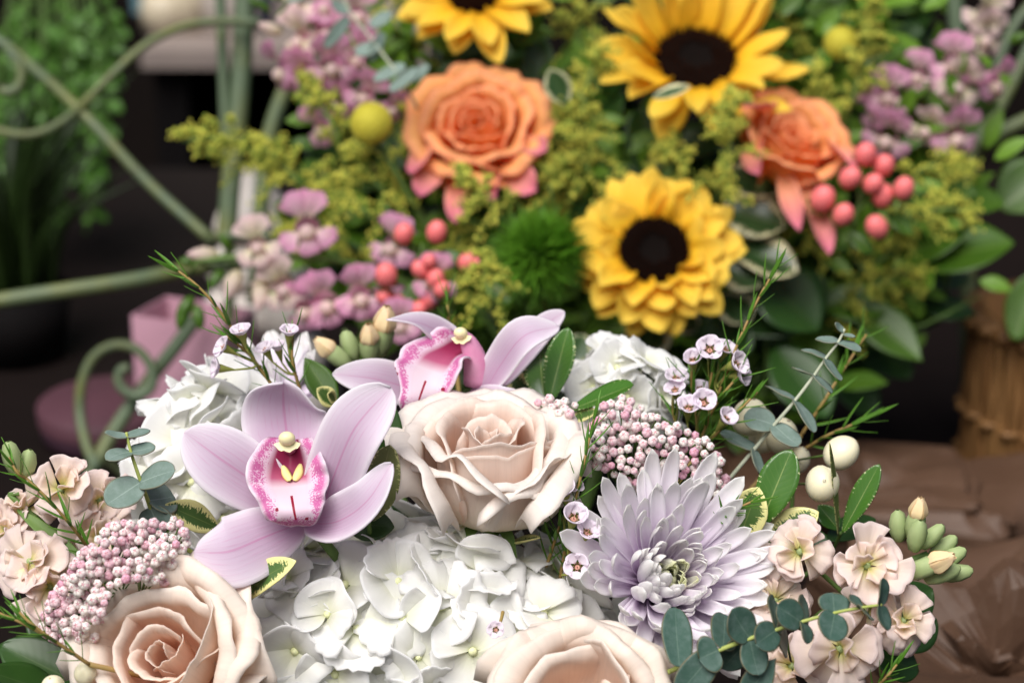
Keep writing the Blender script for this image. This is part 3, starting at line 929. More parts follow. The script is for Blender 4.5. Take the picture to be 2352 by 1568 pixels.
def waxflower(label, stems, flowers, d, seed=1, needle=62, gap=26, pot=None, twigr=.0009, name="waxflower_sprig", cat="waxflower", spread=.75, group="waxflower sprigs"):
    """stems: list of polylines [(px, py, dd)]; flowers: (px, py, dd, facing, scale, stem joint px)"""
    rs = random.Random(seed)
    b = stems[0][0]
    base = P(b[0], b[1], d + b[2])
    root = empty(name, base, label, cat, group)
    for st in stems:
        w = arr(*[P(x, y, d + dd) - base for x, y, dd in st])
        c = cat_pts(w, 24)
        mb = MB(); mb.tube(c, [twigr, twigr * .6], 6)
        part("twig", mb.mesh("waxflower twig", M_TWIG), root)
        ln = np.concatenate([[0], np.cumsum(np.linalg.norm(np.diff(c, axis=0), axis=1))])
        tot = ln[-1]; g = gap * KPX * d
        k = 0; s = g * .8
        while s < tot:
            p = Vector([np.interp(s, ln, c[:, j]) for j in range(3)])
            i = min(len(c) - 2, int(np.searchsorted(ln, s)) - 1)
            T = Vector(c[max(i, 0) + 1] - c[max(i, 0)]).normalized()
            sv = T.cross(V(0, 0, 1)).normalized(); tv = T.cross(sv)
            for q in (0, 1):
                ang = k * 1.57 + q * math.pi + rs.uniform(-.4, .4)
                o = sv * math.cos(ang) + tv * math.sin(ang)
                sp_ = spread * rs.uniform(.7, 1.5) * (1 - .4 * s / tot)
                dv = (T + o * sp_).normalized()
                L = needle * KPX * d * rs.uniform(.7, 1.25)
                part("needle_leaf", NEEDLE, root, Matrix.Translation(p) @ _ydir(dv, o) @ Matrix.Diagonal((L * 1.05, L * 1.15, L * .6, 1)))
            k += 1
            s += g * rs.uniform(.75, 1.3)
    for (x, y, dd, face, sc, joint) in flowers:
        w = P(x, y, d + dd) - base
        z = V(*face).normalized()
        M = Matrix.Translation(w) @ wframe(z) @ Matrix.Rotation(rs.uniform(0, 6), 4, 'Z') @ Matrix.Scale(sc, 4)
        fl = part("flower", WAXCUP, root, M)
        part("heart", WAXHEART, fl)
        op = rs.uniform(.3, .85)
        for q in range(5):
            part("petal", WAXP[q % 3], fl, Matrix.Rotation(q * 1.2566, 4, 'Z') @ Matrix.Translation((0, .0015, .0004)) @ Matrix.Rotation(op + rs.uniform(-.12, .12), 4, 'X'))
        if joint:
            j = P(joint[0], joint[1], d + joint[2]) - base
            e = w - z * .0072 * sc
            mb = MB(); mb.tube(cat_pts(arr(j, (j + e) * .5 - z * .003, e), 7), [.0006, .0005], 5)
            part("flower_stalk", mb.mesh("flower stalk", M_WAXK), root)
    if pot is not None:
        add_stem(root, base, pot, .0012, M_TWIG)
    return root

def _ydir(y, z):
    y = y.normalized(); z = (z - y * z.dot(y)).normalized(); x = y.cross(z)
    return Matrix((x, y, z)).transposed().to_4x4()

# --- leaves
def blade(root, name, base, tip, hw, normal, mat, tm=.5, pb=.8, pt=.7, cup=.12, ruff=.02, arch=.0, fold=.12, seed=0, n=16, m=9, wb=.12, th=.0005, label=None):
    """base/tip: (px, py, depth); hw in px; arch: bow of the midrib along the normal (m)"""
    inv = root.matrix_basis.inverted()
    a, b = P(*base), P(*tip)
    nv = V(*normal).normalized()
    mid = (a + b) * .5 + nv * arch
    X, uv = sheet(arr(inv @ a, inv @ mid, inv @ b), hw * KPX * (base[2] + tip[2]) / 2, np.array(list((inv.to_3x3() @ nv))), n=n, m=m, tm=tm, pb=pb, pt=pt, cup=cup, ruff=ruff, rf=2., seed=seed, fold=fold, wb=wb)
    mb = MB(); mb.thick(X, th, uv=uv)
    return part(name, mb.mesh(name, mat), root, label=label)

def eucalyptus(label, stem, d, leaves, mat, stem_mat=None, pot=None, r=.0011, group="eucalyptus sprigs"):
    """leaves: (node px, node py, dd, tip px, tip py, dd tip, half width px, normal)"""
    b = stem[0]
    base = P(b[0], b[1], d + b[2])
    root = empty("eucalyptus_sprig", base, label, "eucalyptus", group)
    c = cat_pts(arr(*[P(x, y, d + dd) - base for x, y, dd in stem]), 30)
    mb = MB(); mb.tube(c, [r, r * .55], 7)
    part("stem", mb.mesh("eucalyptus stem", stem_mat or M_EUCS), root)
    for k, (nx, ny, nd, tx, ty, td, hw, nv) in enumerate(leaves):
        blade(root, "leaf", (nx, ny, d + nd), (tx, ty, d + td), hw, nv, mat, tm=.52, pb=.42, pt=.45, cup=.1, ruff=.03, fold=.04, seed=k, wb=.25, arch=.0006 * ((k % 3) - 1), th=.0005, m=11, n=18)
    if pot is not None:
        add_stem(root, base, pot, r, stem_mat or M_EUCS)
    return root

def sprig(label, d, stem, leaves, name="pittosporum_sprig", cat="leaf sprig", r=.0013, stem_mat=None, group=None, pot=None):
    """leaves: (base px, py, dd, tip px, py, dd, half width px, normal, material, kwargs)"""
    b = stem[0]
    base = P(b[0], b[1], d + b[2])
    root = empty(name, base, label, cat, group)
    c = cat_pts(arr(*[P(x, y, d + dd) - base for x, y, dd in stem]), 16)
    mb = MB(); mb.tube(c, [r, r * .6], 6)
    part("stem", mb.mesh("leaf stem", stem_mat or M_STEMG), root)
    for k, q in enumerate(leaves):
        kw = q[9] if len(q) > 9 else {}
        kw = dict(dict(seed=k * 3 + 1), **kw)
        blade(root, "leaf", (q[0], q[1], d + q[2]), (q[3], q[4], d + q[5]), q[6], q[7], q[8], **kw)
    if pot is not None:
        add_stem(root, base, pot, r, stem_mat or M_STEMG)
    return root

# --- snowberry
def _berry(seed, k=1.0):
    rs = np.random.RandomState(abs(int(seed)))
    t = np.linspace(.001, np.pi - .001, 18); a = np.linspace(0, 2 * np.pi, 24, endpoint=False)
    T, A = np.meshgrid(t, a, indexing='ij')
    r = 1 + .05 * np.sin(A * 2 + rs.rand() * 6) * np.sin(T) + .04 * np.sin(T * 2 + 1) - .14 * np.exp(-((T - 1.9) / .5) ** 2) * np.exp(-((A - 3.1) / .25) ** 2)
    X = np.stack([r * np.sin(T) * np.cos(A), r * np.sin(T) * np.sin(A), -r * np.cos(T) * 1.04], -1)
    mb = MB(); mb.grid(X, 0, wrap=True)
    for q in range(5):
        an = q * 1.2566
        mb.tube(arr((.05 * math.cos(an), .05 * math.sin(an), 1.02), (.09 * math.cos(an), .09 * math.sin(an), 1.16)), [.035, .008], 4, mi=1)
    return mb.mesh("snowberry", M_BERRYW, M_BROWN)
BERRIES = [_berry(s) for s in (1, 5, 9)]

def snowberry(label, d, stem, berries, seed=1, pot=None):
    rs = random.Random(seed)
    b = stem[0]; base = P(b[0], b[1], d + b[2])
    root = empty("snowberry_sprig", base, label, "snowberry", "snowberry sprigs")
    c = cat_pts(arr(*[P(x, y, d + dd) - base for x, y, dd in stem]), 16)
    mb = MB(); mb.tube(c, [.0012, .0008], 6)
    for (x, y, dd, r, ax) in berries:
        w = P(x, y, d + dd) - base
        i = int(np.argmin(((c - np.array(list(w))) ** 2).sum(1)))
        mb.tube(arr(Vector(c[i]), w), .0006, 5)
    part("stem", mb.mesh("snowberry stem", M_STEMG), root)
    for k, (x, y, dd, r, ax) in enumerate(berries):
        part("berry", BERRIES[(k + seed) % 3], root, Matrix.Translation(P(x, y, d + dd) - base) @ frame(ax) @ Matrix.Rotation(rs.uniform(0, 6), 4, 'Z') @ Matrix.Scale(r * KPX * (d + dd), 4))
    if pot is not None:
        add_stem(root, base, pot, .0014, M_STEMG)
    return root

# --- stock
STOCK_P = []
for k in range(8):
    rs_ = np.random.RandomState(400 + k)
    X, uv = fan(.0165 * rs_.uniform(.88, 1.1), A=rs_.uniform(.5, .75), width=1.1, nA=17, nS=10, cup=rs_.uniform(-.1, .35), curl=rs_.uniform(-.05, .4), ruff=rs_.uniform(.03, .08), seed=k * 5 + 2, p=.5, notch=rs_.uniform(0, .07))
    mb = MB(); mb.thick(X, .0004, uv=uv)
    STOCK_P.append(mb.mesh("stock petal", M_STOCK))
STOCK_I = []
for k in range(4):
    X, uv = fan(.0105, A=.6, width=1.0, nA=11, nS=8, cup=.5, curl=.25, ruff=.16, seed=k * 5 + 60, p=.5)
    mb = MB(); mb.thick(X, .0004, uv=uv)
    STOCK_I.append(mb.mesh("stock inner petal", M_STOCK_IN))
mb = MB(); mb.ball((0, 0, .001), .0018, 8, 6); mb.tube(arr((0, 0, 0), (0, 0, -.012)), [.0022, .0012], 8)
STOCK_C = mb.mesh("stock calyx", M_BUDG)
def _sbud(op):
    mb = MB()
    mb.lathe([(.0003, -.001), (.0022, 0), (.0034, .004), (.0035, .008), (.0024, .012), (.0008, .0135)], 10, 0, lambda a, t: 1 + .12 * np.cos(a * 4))
    if op:
        for k in range(5):
            X, uv = sheet(arr((.001, 0, .006), (.0036, 0, .011), (.0012, 0, .0175)), .0038, np.array([1., 0, 0]), n=8, m=6, cup=-.5, pt=.5)
            a = k * 1.2566; c, s = math.cos(a), math.sin(a)
            X = np.stack([X[..., 0] * c - X[..., 1] * s, X[..., 0] * s + X[..., 1] * c, X[..., 2]], -1)
            mb.grid(X, 1, uv=uv)
    return mb.mesh("stock bud", M_BUDG, M_BUDY)
SBUD = [_sbud(False), _sbud(True)]

def stock(label, d, stem, blooms, buds=(), leaves=(), seed=1, pot=None, r=.0022):
    rs = random.Random(seed)
    b = stem[0]; base = P(b[0], b[1], d + b[2])
    root = empty("stock_stem", base, label, "stock flower", "peach stock stems")
    c = cat_pts(arr(*[P(x, y, d + dd) - base for x, y, dd in stem]), 16)
    mb = MB(); mb.tube(c, [r, r * .6], 7)
    for (x, y, dd, *_r) in list(blooms) + list(buds):
        w = P(x, y, d + dd) - base
        z = V(*_r[0]).normalized()
        i = int(np.argmin(((c - np.array(list(w))) ** 2).sum(1)))
        e = w - z * .011
        mb.tube(cat_pts(arr(Vector(c[i]), (Vector(c[i]) + e) * .5, e), 5), .0011, 5)
    part("stem", mb.mesh("stock stem", M_STEMG), root)
    for (x, y, dd, face, sc) in blooms:
        M = Matrix.Translation(P(x, y, d + dd) - base) @ frame(face, rs.uniform(0, 360)) @ Matrix.Scale(sc * .9, 4)
        fl = part("bloom", STOCK_C, root, M)
        for ring, (n, lift, cnt) in enumerate([(5, .0, 0), (4, .45, 0)]):
            for q in range(n):
                part("petal", rs.choice(STOCK_P), fl, Matrix.Rotation(q * 6.283 / n + ring * .8 + rs.uniform(-.3, .3), 4, 'Z') @ Matrix.Translation((0, .0012, .0004 + ring * .001)) @ Matrix.Rotation(lift + rs.uniform(-.35, .4), 4, 'X') @ Matrix.Rotation(rs.uniform(-.6, .6), 4, 'Y') @ Matrix.Scale((1 - ring * .18) * rs.uniform(.8, 1.15), 4))
        for q in range(3):
            part("petal", rs.choice(STOCK_I), fl, Matrix.Rotation(q * 2.1 + rs.uniform(-.5, .5), 4, 'Z') @ Matrix.Translation((0, .0008, .0015)) @ Matrix.Rotation(.95 + rs.uniform(-.45, .3), 4, 'X') @ Matrix.Rotation(rs.uniform(-.9, .9), 4, 'Y'))
    for (x, y, dd, face, sc, op) in buds:
        part("bud", SBUD[op], root, Matrix.Translation(P(x, y, d + dd) - base) @ frame(face) @ Matrix.Scale(sc, 4))
    for k, q in enumerate(leaves):
        blade(root, "leaf", (q[0], q[1], d + q[2]), (q[3], q[4], d + q[5]), q[6], q[7], M_STEMG, seed=k, cup=.1)
    if pot is not None:
        add_stem(root, base, pot, r, M_STEMG)
    return root
# ------------------------------------------------------------------ the front bouquet
D2R = math.radians
def mid_spec(rs, n=5, start=0., L=.043):
    return [dict(th=start + k * 2 * math.pi / n + rs.uniform(-.15, .15), half=1.0, L=L * rs.uniform(.96, 1.05), r0=.0055 + .0005 * k, phis=[66, 26, 8, 4, 6], curl=70, dc=.16,
                 spiral=.002, hmin=.6, hp=2.8, flat=.2, wav=.03, tip=.03) for k in range(n)]

rs = random.Random(5)
I = dict(inner=True)
S = core_spec(rs, 6, .0535, .9, .4)
S += [shell(70, .0130, .054, 1.35, 45, .12, **I), shell(-75, .0140, .0515, 1.4, 40, .10, tip=.03, **I), shell(175, .0170, .054, 1.3, 70, .15, tip=.04, **I), shell(112, .0200, .055, 1.2, 70, .15, **I), shell(18, .0205, .0545, 1.25, 75, .15, tip=.05, **I),
      shell(-66, .0220, .047, 1.35, 25, .06, tip=-.05, hmin=.9, wav=.010, **I), shell(80, .0275, .056, 1.2, 90, .2), shell(-150, .0265, .053, 1.25, 115, .22, tilt=.09, tip=.02, hmin=.7),
      shell(-25, .0300, .052, 1.25, 150, .26, tilt=.07, hmin=.72, tip=.03), shell(150, .0320, .056, 1.1, 105, .26, tip=.03), shell(30, .0340, .057, 1.1, 115, .28, tip=.03), shell(-98, .0335, .0455, 1.35, 150, .20, tilt=-.07, hmin=.76, tip=-.01, wav=.015),
      shell(100, .0360, .057, 1.1, 95, .28), shell(-170, .0385, .054, 1.0, 105, .28, tip=.05), shell(-10, .0400, .055, 1.0, 115, .3, tip=.04), shell(55, .0400, .056, 1.0, 95, .3, tip=.03), shell(145, .0400, .055, 1.0, 95, .3, tip=.03), shell(-40, .0370, .046, .9, 60, .2, tilt=.1, tip=.04)]
rose("cream rose in profile with a high peach whorl, beside the speckled orchids", 1126, 968, 1.0, (0.02, .91, .42), S, M_ROSE, M_ROSE_IN, seed=4, pot=FRONT_POT, group="pale roses of the front bouquet", H=.054, scale=.93)

rs = random.Random(8)
S = core_spec(rs, 5, .043, 1.0, 1.0)
S += [shell(70, .0120, .044, 1.4, 50, .14, wav=.05, **I), shell(-70, .0155, .044, 1.4, 55, .14, tip=.04, wav=.05, **I), shell(-170, .0185, .044, 1.3, 55, .16, tip=.02, **I),
      shell(-35, .0235, .047, 1.45, 30, .08, tip=.07, hmin=.82, tilt=.05), shell(95, .0250, .046, 1.3, 70, .2), shell(-130, .0285, .045, 1.2, 75, .22, tip=.03),
      shell(10, .0310, .050, 1.3, 120, .26, tip=.04, tilt=.04), shell(115, .0345, .049, 1.25, 90, .3, tip=.03), shell(-75, .0350, .045, 1.15, 90, .26),
      shell(50, .0385, .050, 1.2, 110, .3, tip=.05), shell(-165, .0390, .046, 1.1, 95, .3), shell(-5, .0400, .047, 1.05, 110, .3, tip=.06), shell(100, .0400, .048, 1.0, 100, .3, tip=.05)]
rose("peach rose opened flat to show its spiral heart, under the left rice flower", 358, 1486, .945, (-.18, .42, .9), S, M_PEACH, M_PEACH_IN, seed=9, roll=0, pot=FRONT_POT, group="pale roses of the front bouquet", H=.043, scale=.88)
rs = random.Random(11)
S2 = core_spec(rs, 5, .043, 1.1, 2.0) + S[6:]
rose("peach rose cut off by the picture edge, between hydrangea and lilac chrysanthemum", 1340, 1612, .925, (.02, .50, .86), S2, M_PEACH, M_PEACH_IN, seed=13, roll=40, pot=FRONT_POT, group="pale roses of the front bouquet", H=.043, scale=.84)

# --- orchids
d0 = .975
root = empty("orchid_bloom", P(700, 1200, d0 + .012), "pink and white orchid facing forward, lip speckled magenta, left of the cream rose", "orchid", "cymbidium orchid blooms")
tepal(root, "sepal", [(672, 1080, d0 + .012), (660, 1000, d0 + .022), (652, 930, d0 + .02), (652, 876, d0 + .008)], 100, [(0, .1, 1), (0, -.1, 1), (0, .3, 1)], tm=.52, pb=.6, pt=.42, cup=.22, ruff=.05, seed=2, wb=.4)
tepal(root, "petal", [(660, 1165, d0 + .008), (590, 1110, d0 + .006), (505, 1052, d0 + .002), (424, 992, d0 + .004)], 80, [(0, .1, 1), (.1, .05, 1), (-.2, .45, .9)], tm=.58, pb=.7, pt=.5, cup=.14, ruff=.07, seed=5, wb=.4)
tepal(root, "petal", [(735, 1185, d0 + .008), (765, 1100, d0 + .0), (815, 985, d0 - .008), (897, 890, d0 - .004)], 74, [(.2, .0, 1), (-.25, .1, 1), (-.1, .2, 1)], tm=.66, pb=.75, pt=.5, cup=.2, ruff=.06, seed=8, wb=.45)
tepal(root, "sepal", [(702, 1196, d0 + .006), (610, 1232, d0 - .004), (525, 1266, d0 - .012), (446, 1268, d0 - .008)], 86, [(.1, .2, 1), (0, .3, 1), (0, .4, 1)], tm=.6, pb=.55, pt=.5, cup=-.14, ruff=.06, seed=11, wb=.1)
tepal(root, "sepal", [(703, 1202, d0 + .006), (775, 1198, d0 - .004), (845, 1150, d0 - .012), (900, 1064, d0 - .008)], 56, [(0, .3, 1), (-.2, .5, 1), (-.5, .3, 1)], tm=.5, pb=.6, pt=.6, cup=.4, ruff=.08, seed=14, wb=.25)
orchid_lip.side = V(1, 0, 0); orchid_lip.view = V(0, .25, 1).normalized()
orchid_lip(root, [(668, 1010, d0 + .012, 34, .004), (666, 1045, d0 + .010, 56, .013), (665, 1085, d0 + .006, 74, .015), (666, 1114, d0 - .004, 80, .007), (670, 1142, d0 - .013, 68, .001), (675, 1170, d0 - .018, 62, -.002), (680, 1192, d0 - .017, 46, -.004), (684, 1205, d0 - .012, 16, -.003)])
orchid_column(root, [(668, 1032, d0 + .016), (664, 1018, d0 + .004), (660, 1010, d0 - .006)], [.004, .0036, .003], (659, 1007, d0 - .009), .0038,
              [[(650, 1070, d0 + .002), (657, 1088, d0 - .001), (666, 1103, d0 - .004)], [(690, 1066, d0 + .001), (685, 1086, d0 - .002), (676, 1103, d0 - .004)]])
add_stem(root, P(705, 1196, d0 + .012), FRONT_POT, .0025, M_STEMG)

d1 = 1.055
root = empty("orchid_bloom", P(1070, 890, d1 + .02), "pink and white orchid turned sideways, standing behind the cream rose", "orchid", "cymbidium orchid blooms")
tepal(root, "sepal", [(1070, 815, d1 + .012), (1025, 772, d1 + .012), (960, 742, d1 + .002), (888, 734, d1 - .012)], 33, [(-.1, .4, 1), (-.1, .5, 1), (-.3, .9, .6)], tm=.5, pb=.6, pt=.8, cup=.2, seed=3, wb=.35)
tepal(root, "petal", [(985, 905, d1 + .01), (920, 885, d1 + .008), (850, 868, d1 + .002), (764, 860, d1 - .002)], 50, [(0, .3, 1), (0, .3, 1), (0, .4, 1)], tm=.5, pb=.6, pt=.6, cup=.12, seed=7, wb=.4)
tepal(root, "petal", [(1112, 905, d1 + .0), (1150, 840, d1 - .004), (1205, 772, d1 - .012), (1284, 750, d1 - .006)], 46, [(-.5, .2, .8), (-.3, .4, .9), (-.1, .6, .8)], tm=.58, pb=.6, pt=.55, cup=.3, seed=12, wb=.35)
tepal(root, "sepal", [(1150, 880, d1 + .02), (1200, 810, d1 + .022), (1250, 750, d1 + .02), (1296, 716, d1 + .018)], 32, [(-.3, .1, 1), (-.2, .2, 1)], tm=.5, pb=.6, pt=.5, cup=.1, seed=15, wb=.4)
tepal(root, "sepal", [(1080, 900, d1 + .004), (1110, 906, d1 - .004), (1150, 908, d1 - .01), (1190, 898, d1 - .008)], 26, [(0, .5, 1), (0, .5, 1)], tm=.5, pb=.6, pt=.7, cup=.2, seed=18)
orchid_lip.side = V(.72, .1, -.3).normalized(); orchid_lip.view = V(-.35, .25, .9).normalized()
orchid_lip(root, [(1072, 790, d1 + .012, 26, .004), (1050, 808, d1 + .008, 46, .012), (1016, 830, d1 - .002, 62, .012), (985, 862, d1 - .014, 62, .005), (968, 900, d1 - .02, 52, -.001), (958, 930, d1 - .02, 44, -.003), (955, 950, d1 - .016, 18, -.002)])
orchid_column(root, [(1095, 880, d1 + .006), (1092, 830, d1 + .002), (1078, 790, d1 - .002), (1062, 770, d1 - .004)], [.0065, .006, .0045, .003], (1058, 765, d1 - .007), .0034,
              [[(1000, 850, d1 - .008), (996, 862, d1 - .013), (990, 872, d1 - .014)]], capaxis=(-.4, .2, 1))
add_stem(root, P(1075, 895, d1 + .02), FRONT_POT, .0025, M_STEMG)

# --- hydrangeas
hydrangea("large white hydrangea head in front, below the cream rose", P(965, 1512, 1.04), (.088, .061, .066), 104, 21, axis=(.0, .35, 1), cap=-.25, pot=FRONT_POT)
hydrangea("white hydrangea head half hidden behind the forward facing orchid", P(490, 1090, 1.075), (.033, .043, .034), 34, 33, axis=(-.2, .4, 1), cap=-.3, pot=FRONT_POT)
hydrangea("small white hydrangea head behind the glossy green leaf", P(1425, 915, 1.12), (.026, .023, .026), 20, 35, axis=(.1, .5, 1), cap=-.3, pot=FRONT_POT, size=.8)

# --- chrysanthemums
chrysanthemum("lilac chrysanthemum with greenish eye, beside the right rice flower", 1520, 1334, 1.005, (.2, .26, .94), R0=.055, seed=3, n=215, pot=FRONT_POT,
              extra=[(-105, 100, 4, .9, 10), (-125, 112, 4, .95, -10), (-80, 108, 4, .9, 0)])
chrysanthemum("pale chrysanthemum mostly hidden behind the forward facing orchid", 610, 930, 1.12, (-.25, .7, .6), R0=.036, seed=6, n=90, pot=FRONT_POT)

# --- rice flowers
rice_flower("pink and white rice flower cluster above the lilac chrysanthemum", [[(1385, 920), (1440, 912), (1475, 940), (1560, 980), (1620, 1005), (1652, 1050), (1668, 1110), (1655, 1165), (1600, 1155), (1565, 1085), (1520, 1160), (1470, 1130), (1420, 1095), (1350, 1060), (1345, 1000), (1370, 960)],
             [(1232, 925), (1270, 912), (1320, 930), (1318, 955), (1270, 948)]], 1.02, .02, (1470, 1180, 1.075), 190, 19.5, 4, pot=FRONT_POT)
rice_flower("pink and white rice flower cluster above the flat opened peach rose", [[(215, 1245), (262, 1200), (300, 1195), (340, 1205), (400, 1190), (428, 1212), (432, 1245), (405, 1300), (372, 1345), (300, 1330), (250, 1352), (240, 1410), (205, 1495), (150, 1485), (92, 1445), (112, 1385), (165, 1295)]],
            .965, .02, (300, 1400, 1.01), 195, 17, 7, pot=FRONT_POT)

# --- waxflowers
waxflower("waxflower sprig with a long bare needle tip, above the forward facing orchid", [[(640, 905, .02), (575, 815, .012), (505, 715, .004), (452, 655, 0), (394, 612, 0)], [(690, 900, .02), (672, 830, .012), (672, 775, .01)], [(575, 815, .012), (545, 790, .006), (520, 770, .004)]],
          [(556, 768, .0, (-.2, .9, .5), 1.05, (600, 842, .014)), (517, 800, .0, (-.8, .45, .5), 1.0, (585, 830, .012)), (505, 846, .002, (-1, .1, .4), 1.0, (590, 838, .012)),
           (664, 770, .006, (.1, .9, .5), 1.0, (683, 866, .02)), (612, 806, .01, (-.4, .8, .5), .95, (680, 860, .02)), (640, 805, .02, (-.2, .9, .4), .9, (680, 856, .02))], 1.03, seed=3, pot=FRONT_POT)
waxflower("tall waxflower sprig full of blooms, between rice flower and snowberries", [[(1590, 1060, .02), (1640, 930, .01), (1690, 800, .0), (1740, 690, 0), (1792, 600, 0)], [(1600, 1040, .02), (1600, 960, .01), (1588, 880, .005), (1592, 830, .0)], [(1630, 950, .01), (1632, 880, .004), (1640, 830, 0)],
          [(1560, 1000, .02), (1545, 930, .015), (1560, 850, .01)], [(1600, 1045, .02), (1680, 960, .0), (1740, 900, -.004)], [(1625, 960, .01), (1665, 900, .0), (1700, 860, -.002)]],
          [(1592, 832, -.002, (-.1, .7, .7), 1.15, (1590, 920, .008)), (1630, 805, -.004, (.0, .5, .9), 1.25, (1632, 900, .004)), (1664, 806, .002, (.3, .8, .5), 1.1, (1650, 890, .006)), (1686, 838, -.004, (.7, .3, .7), 1.25, (1650, 905, .006)),
           (1696, 862, .0, (.8, .1, .6), 1.1, (1645, 920, .008)), (1552, 872, .004, (.1, .8, .6), 1.1, (1552, 960, .016)), (1551, 898, .0, (-.2, .8, .6), 1.0, (1550, 970, .018)), (1581, 940, -.006, (.0, .7, .7), 1.2, (1590, 1020, .016)), (1615, 926, -.006, (.1, .4, .9), 1.25, (1600, 1010, .014)),
           (1664, 966, -.004, (.4, .6, .7), 1.2, (1600, 1040, .02)), (1608, 895, .012, (0, .8, .5), .9, (1605, 960, .012))], 1.04, seed=5, pot=FRONT_POT)
waxflower("waxflower sprig running between the cream rose and lilac chrysanthemum", [[(1285, 1335, .03), (1308, 1210, .012), (1335, 1090, .0), (1366, 955, 0)], [(1255, 1300, .03), (1275, 1240, .02), (1290, 1190, .012)], [(1300, 1320, .02), (1310, 1260, .012), (1330, 1230, .008)]],
          [(1297, 1132, .0, (-.1, .7, .7), 1.25, (1290, 1240, .015)), (1312, 1120, .006, (.3, .8, .5), 1.0, (1300, 1230, .012)), (1317, 1192, -.004, (.15, .6, .8), 1.35, (1305, 1280, .012)), (1348, 1225, -.004, (.3, .7, .7), 1.1, (1310, 1290, .012)), (1326, 1302, -.006, (-.1, .3, 1), 1.15, (1290, 1320, .012))],
          .985, seed=8, pot=FRONT_POT, gap=22)
waxflower("needle sprig leaning over the left stock flowers", [[(222, 1285, .03), (170, 1215, .01), (105, 1140, .0), (38, 1078, 0)], [(60, 1100, .0), (40, 1085, -.004), (20, 1050, -.004)]], [], .965, seed=11, pot=FRONT_POT)
waxflower("needle sprig along the lower left, under the rice flower", [[(205, 1525, .01), (120, 1468, .0), (50, 1430, .0), (-30, 1395, .0)], [(120, 1468, .0), (70, 1430, -.004), (35, 1395, -.004)]], [], .93, seed=13, pot=FRONT_POT)
waxflower("red stemmed needle sprig rising behind the snowberries", [[(1840, 1000, .01), (1890, 925, .0), (1940, 845, .0), (1990, 768, .0)]], [], 1.12, seed=17, pot=FRONT_POT, gap=38, needle=70)
waxflower("needle sprig pointing out to the side above the snowberries", [[(1850, 1030, .01), (1900, 1000, .0), (1950, 978, .0), (1995, 958, .0)]], [], 1.09, seed=19, pot=FRONT_POT, gap=24)
waxflower("small needle tip poking up behind the sideways orchid", [[(1040, 780, .02), (1030, 730, .0), (1026, 668, .0)]], [], 1.12, seed=23, pot=FRONT_POT, gap=18, needle=48, spread=.5)
waxflower("needle tip at the foot of the right stock flowers", [[(2000, 1590, .01), (2035, 1555, .0), (2060, 1525, .0)]], [], .95, seed=29, pot=FRONT_POT, gap=20)
waxflower("needle tip between chrysanthemum and variegated leaf", [[(1640, 1215, .02), (1680, 1175, .0), (1730, 1150, .0)]], [], .99, seed=31, pot=FRONT_POT, gap=18, needle=50)
waxflower("loose waxflower bloom dropped on the large hydrangea", [[(1155, 1405, .012), (1150, 1425, .006), (1139, 1448, .002)]], [(1139, 1446, -.004, (-.1, .3, 1), .72, None)], .962, seed=37, gap=400)

# --- eucalyptus
up = (.1, 1, .45)
eucalyptus("blue grey eucalyptus sprig standing in front of the hidden hydrangea", [(360, 1215, .02), (340, 1150, .008), (318, 1090, .002), (300, 1035, .0), (290, 992, 0)], .975,
           [(291, 1002, 0, 241, 993, -.004, 17, (.0, .9, .5)), (291, 1002, 0, 344, 988, .006, 15, (.2, .9, .45)), (299, 1038, 0, 244, 1056, -.008, 26, (0, .85, .55)), (299, 1038, 0, 356, 1024, .004, 26, (.1, .9, .5)),
            (322, 1108, .002, 246, 1158, -.008, 42, (.1, .6, .8)), (322, 1108, .002, 402, 1080, -.006, 36, (.1, .6, .8)), (340, 1150, .008, 400, 1140, .02, 44, (-.2, .3, 1)), (345, 1165, .01, 372, 1225, .014, 40, (-.2, .3, 1))], M_EUC, pot=FRONT_POT, stem_mat=M_EUCSY)
sd = (.52, .68, .30)
eucalyptus("powdery eucalyptus sprig rising past the snowberries, leaves seen edge on", [(1640, 1165, .02), (1665, 1114, .012), (1732, 1032, .004), (1778, 976, 0), (1826, 920, -.004), (1870, 862, -.006), (1896, 824, -.008), (1925, 786, -.01), (1940, 755, -.01)], 1.045,
           [(1732, 1032, .004, 1655, 990, .01, 30, (.4, .75, .45)), (1732, 1032, .004, 1744, 1088, -.004, 26, (.75, .25, .5)), (1778, 976, 0, 1709, 956, .002, 34, (.3, .5, .85)), (1778, 976, 0, 1834, 1024, -.01, 30, (.35, .45, .85)),
            (1826, 920, -.004, 1759, 886, .006, 28, sd), (1826, 920, -.004, 1868, 993, -.016, 28, sd), (1870, 862, -.006, 1821, 844, .002, 24, sd), (1870, 862, -.006, 1908, 902, -.014, 24, sd),
            (1896, 824, -.008, 1842, 803, .0, 22, (.5, .6, .45)), (1896, 824, -.008, 1930, 874, -.016, 22, (.55, .55, .4)), (1925, 786, -.01, 1874, 777, -.004, 20, (.35, .75, .55)), (1925, 786, -.01, 1977, 807, -.014, 20, (.45, .7, .55)),
            (1938, 760, -.01, 1918, 742, -.014, 9, (.2, .4, .9)), (1938, 768, -.01, 1964, 774, -.012, 8, (.4, .7, .6))], M_EUC, pot=FRONT_POT)
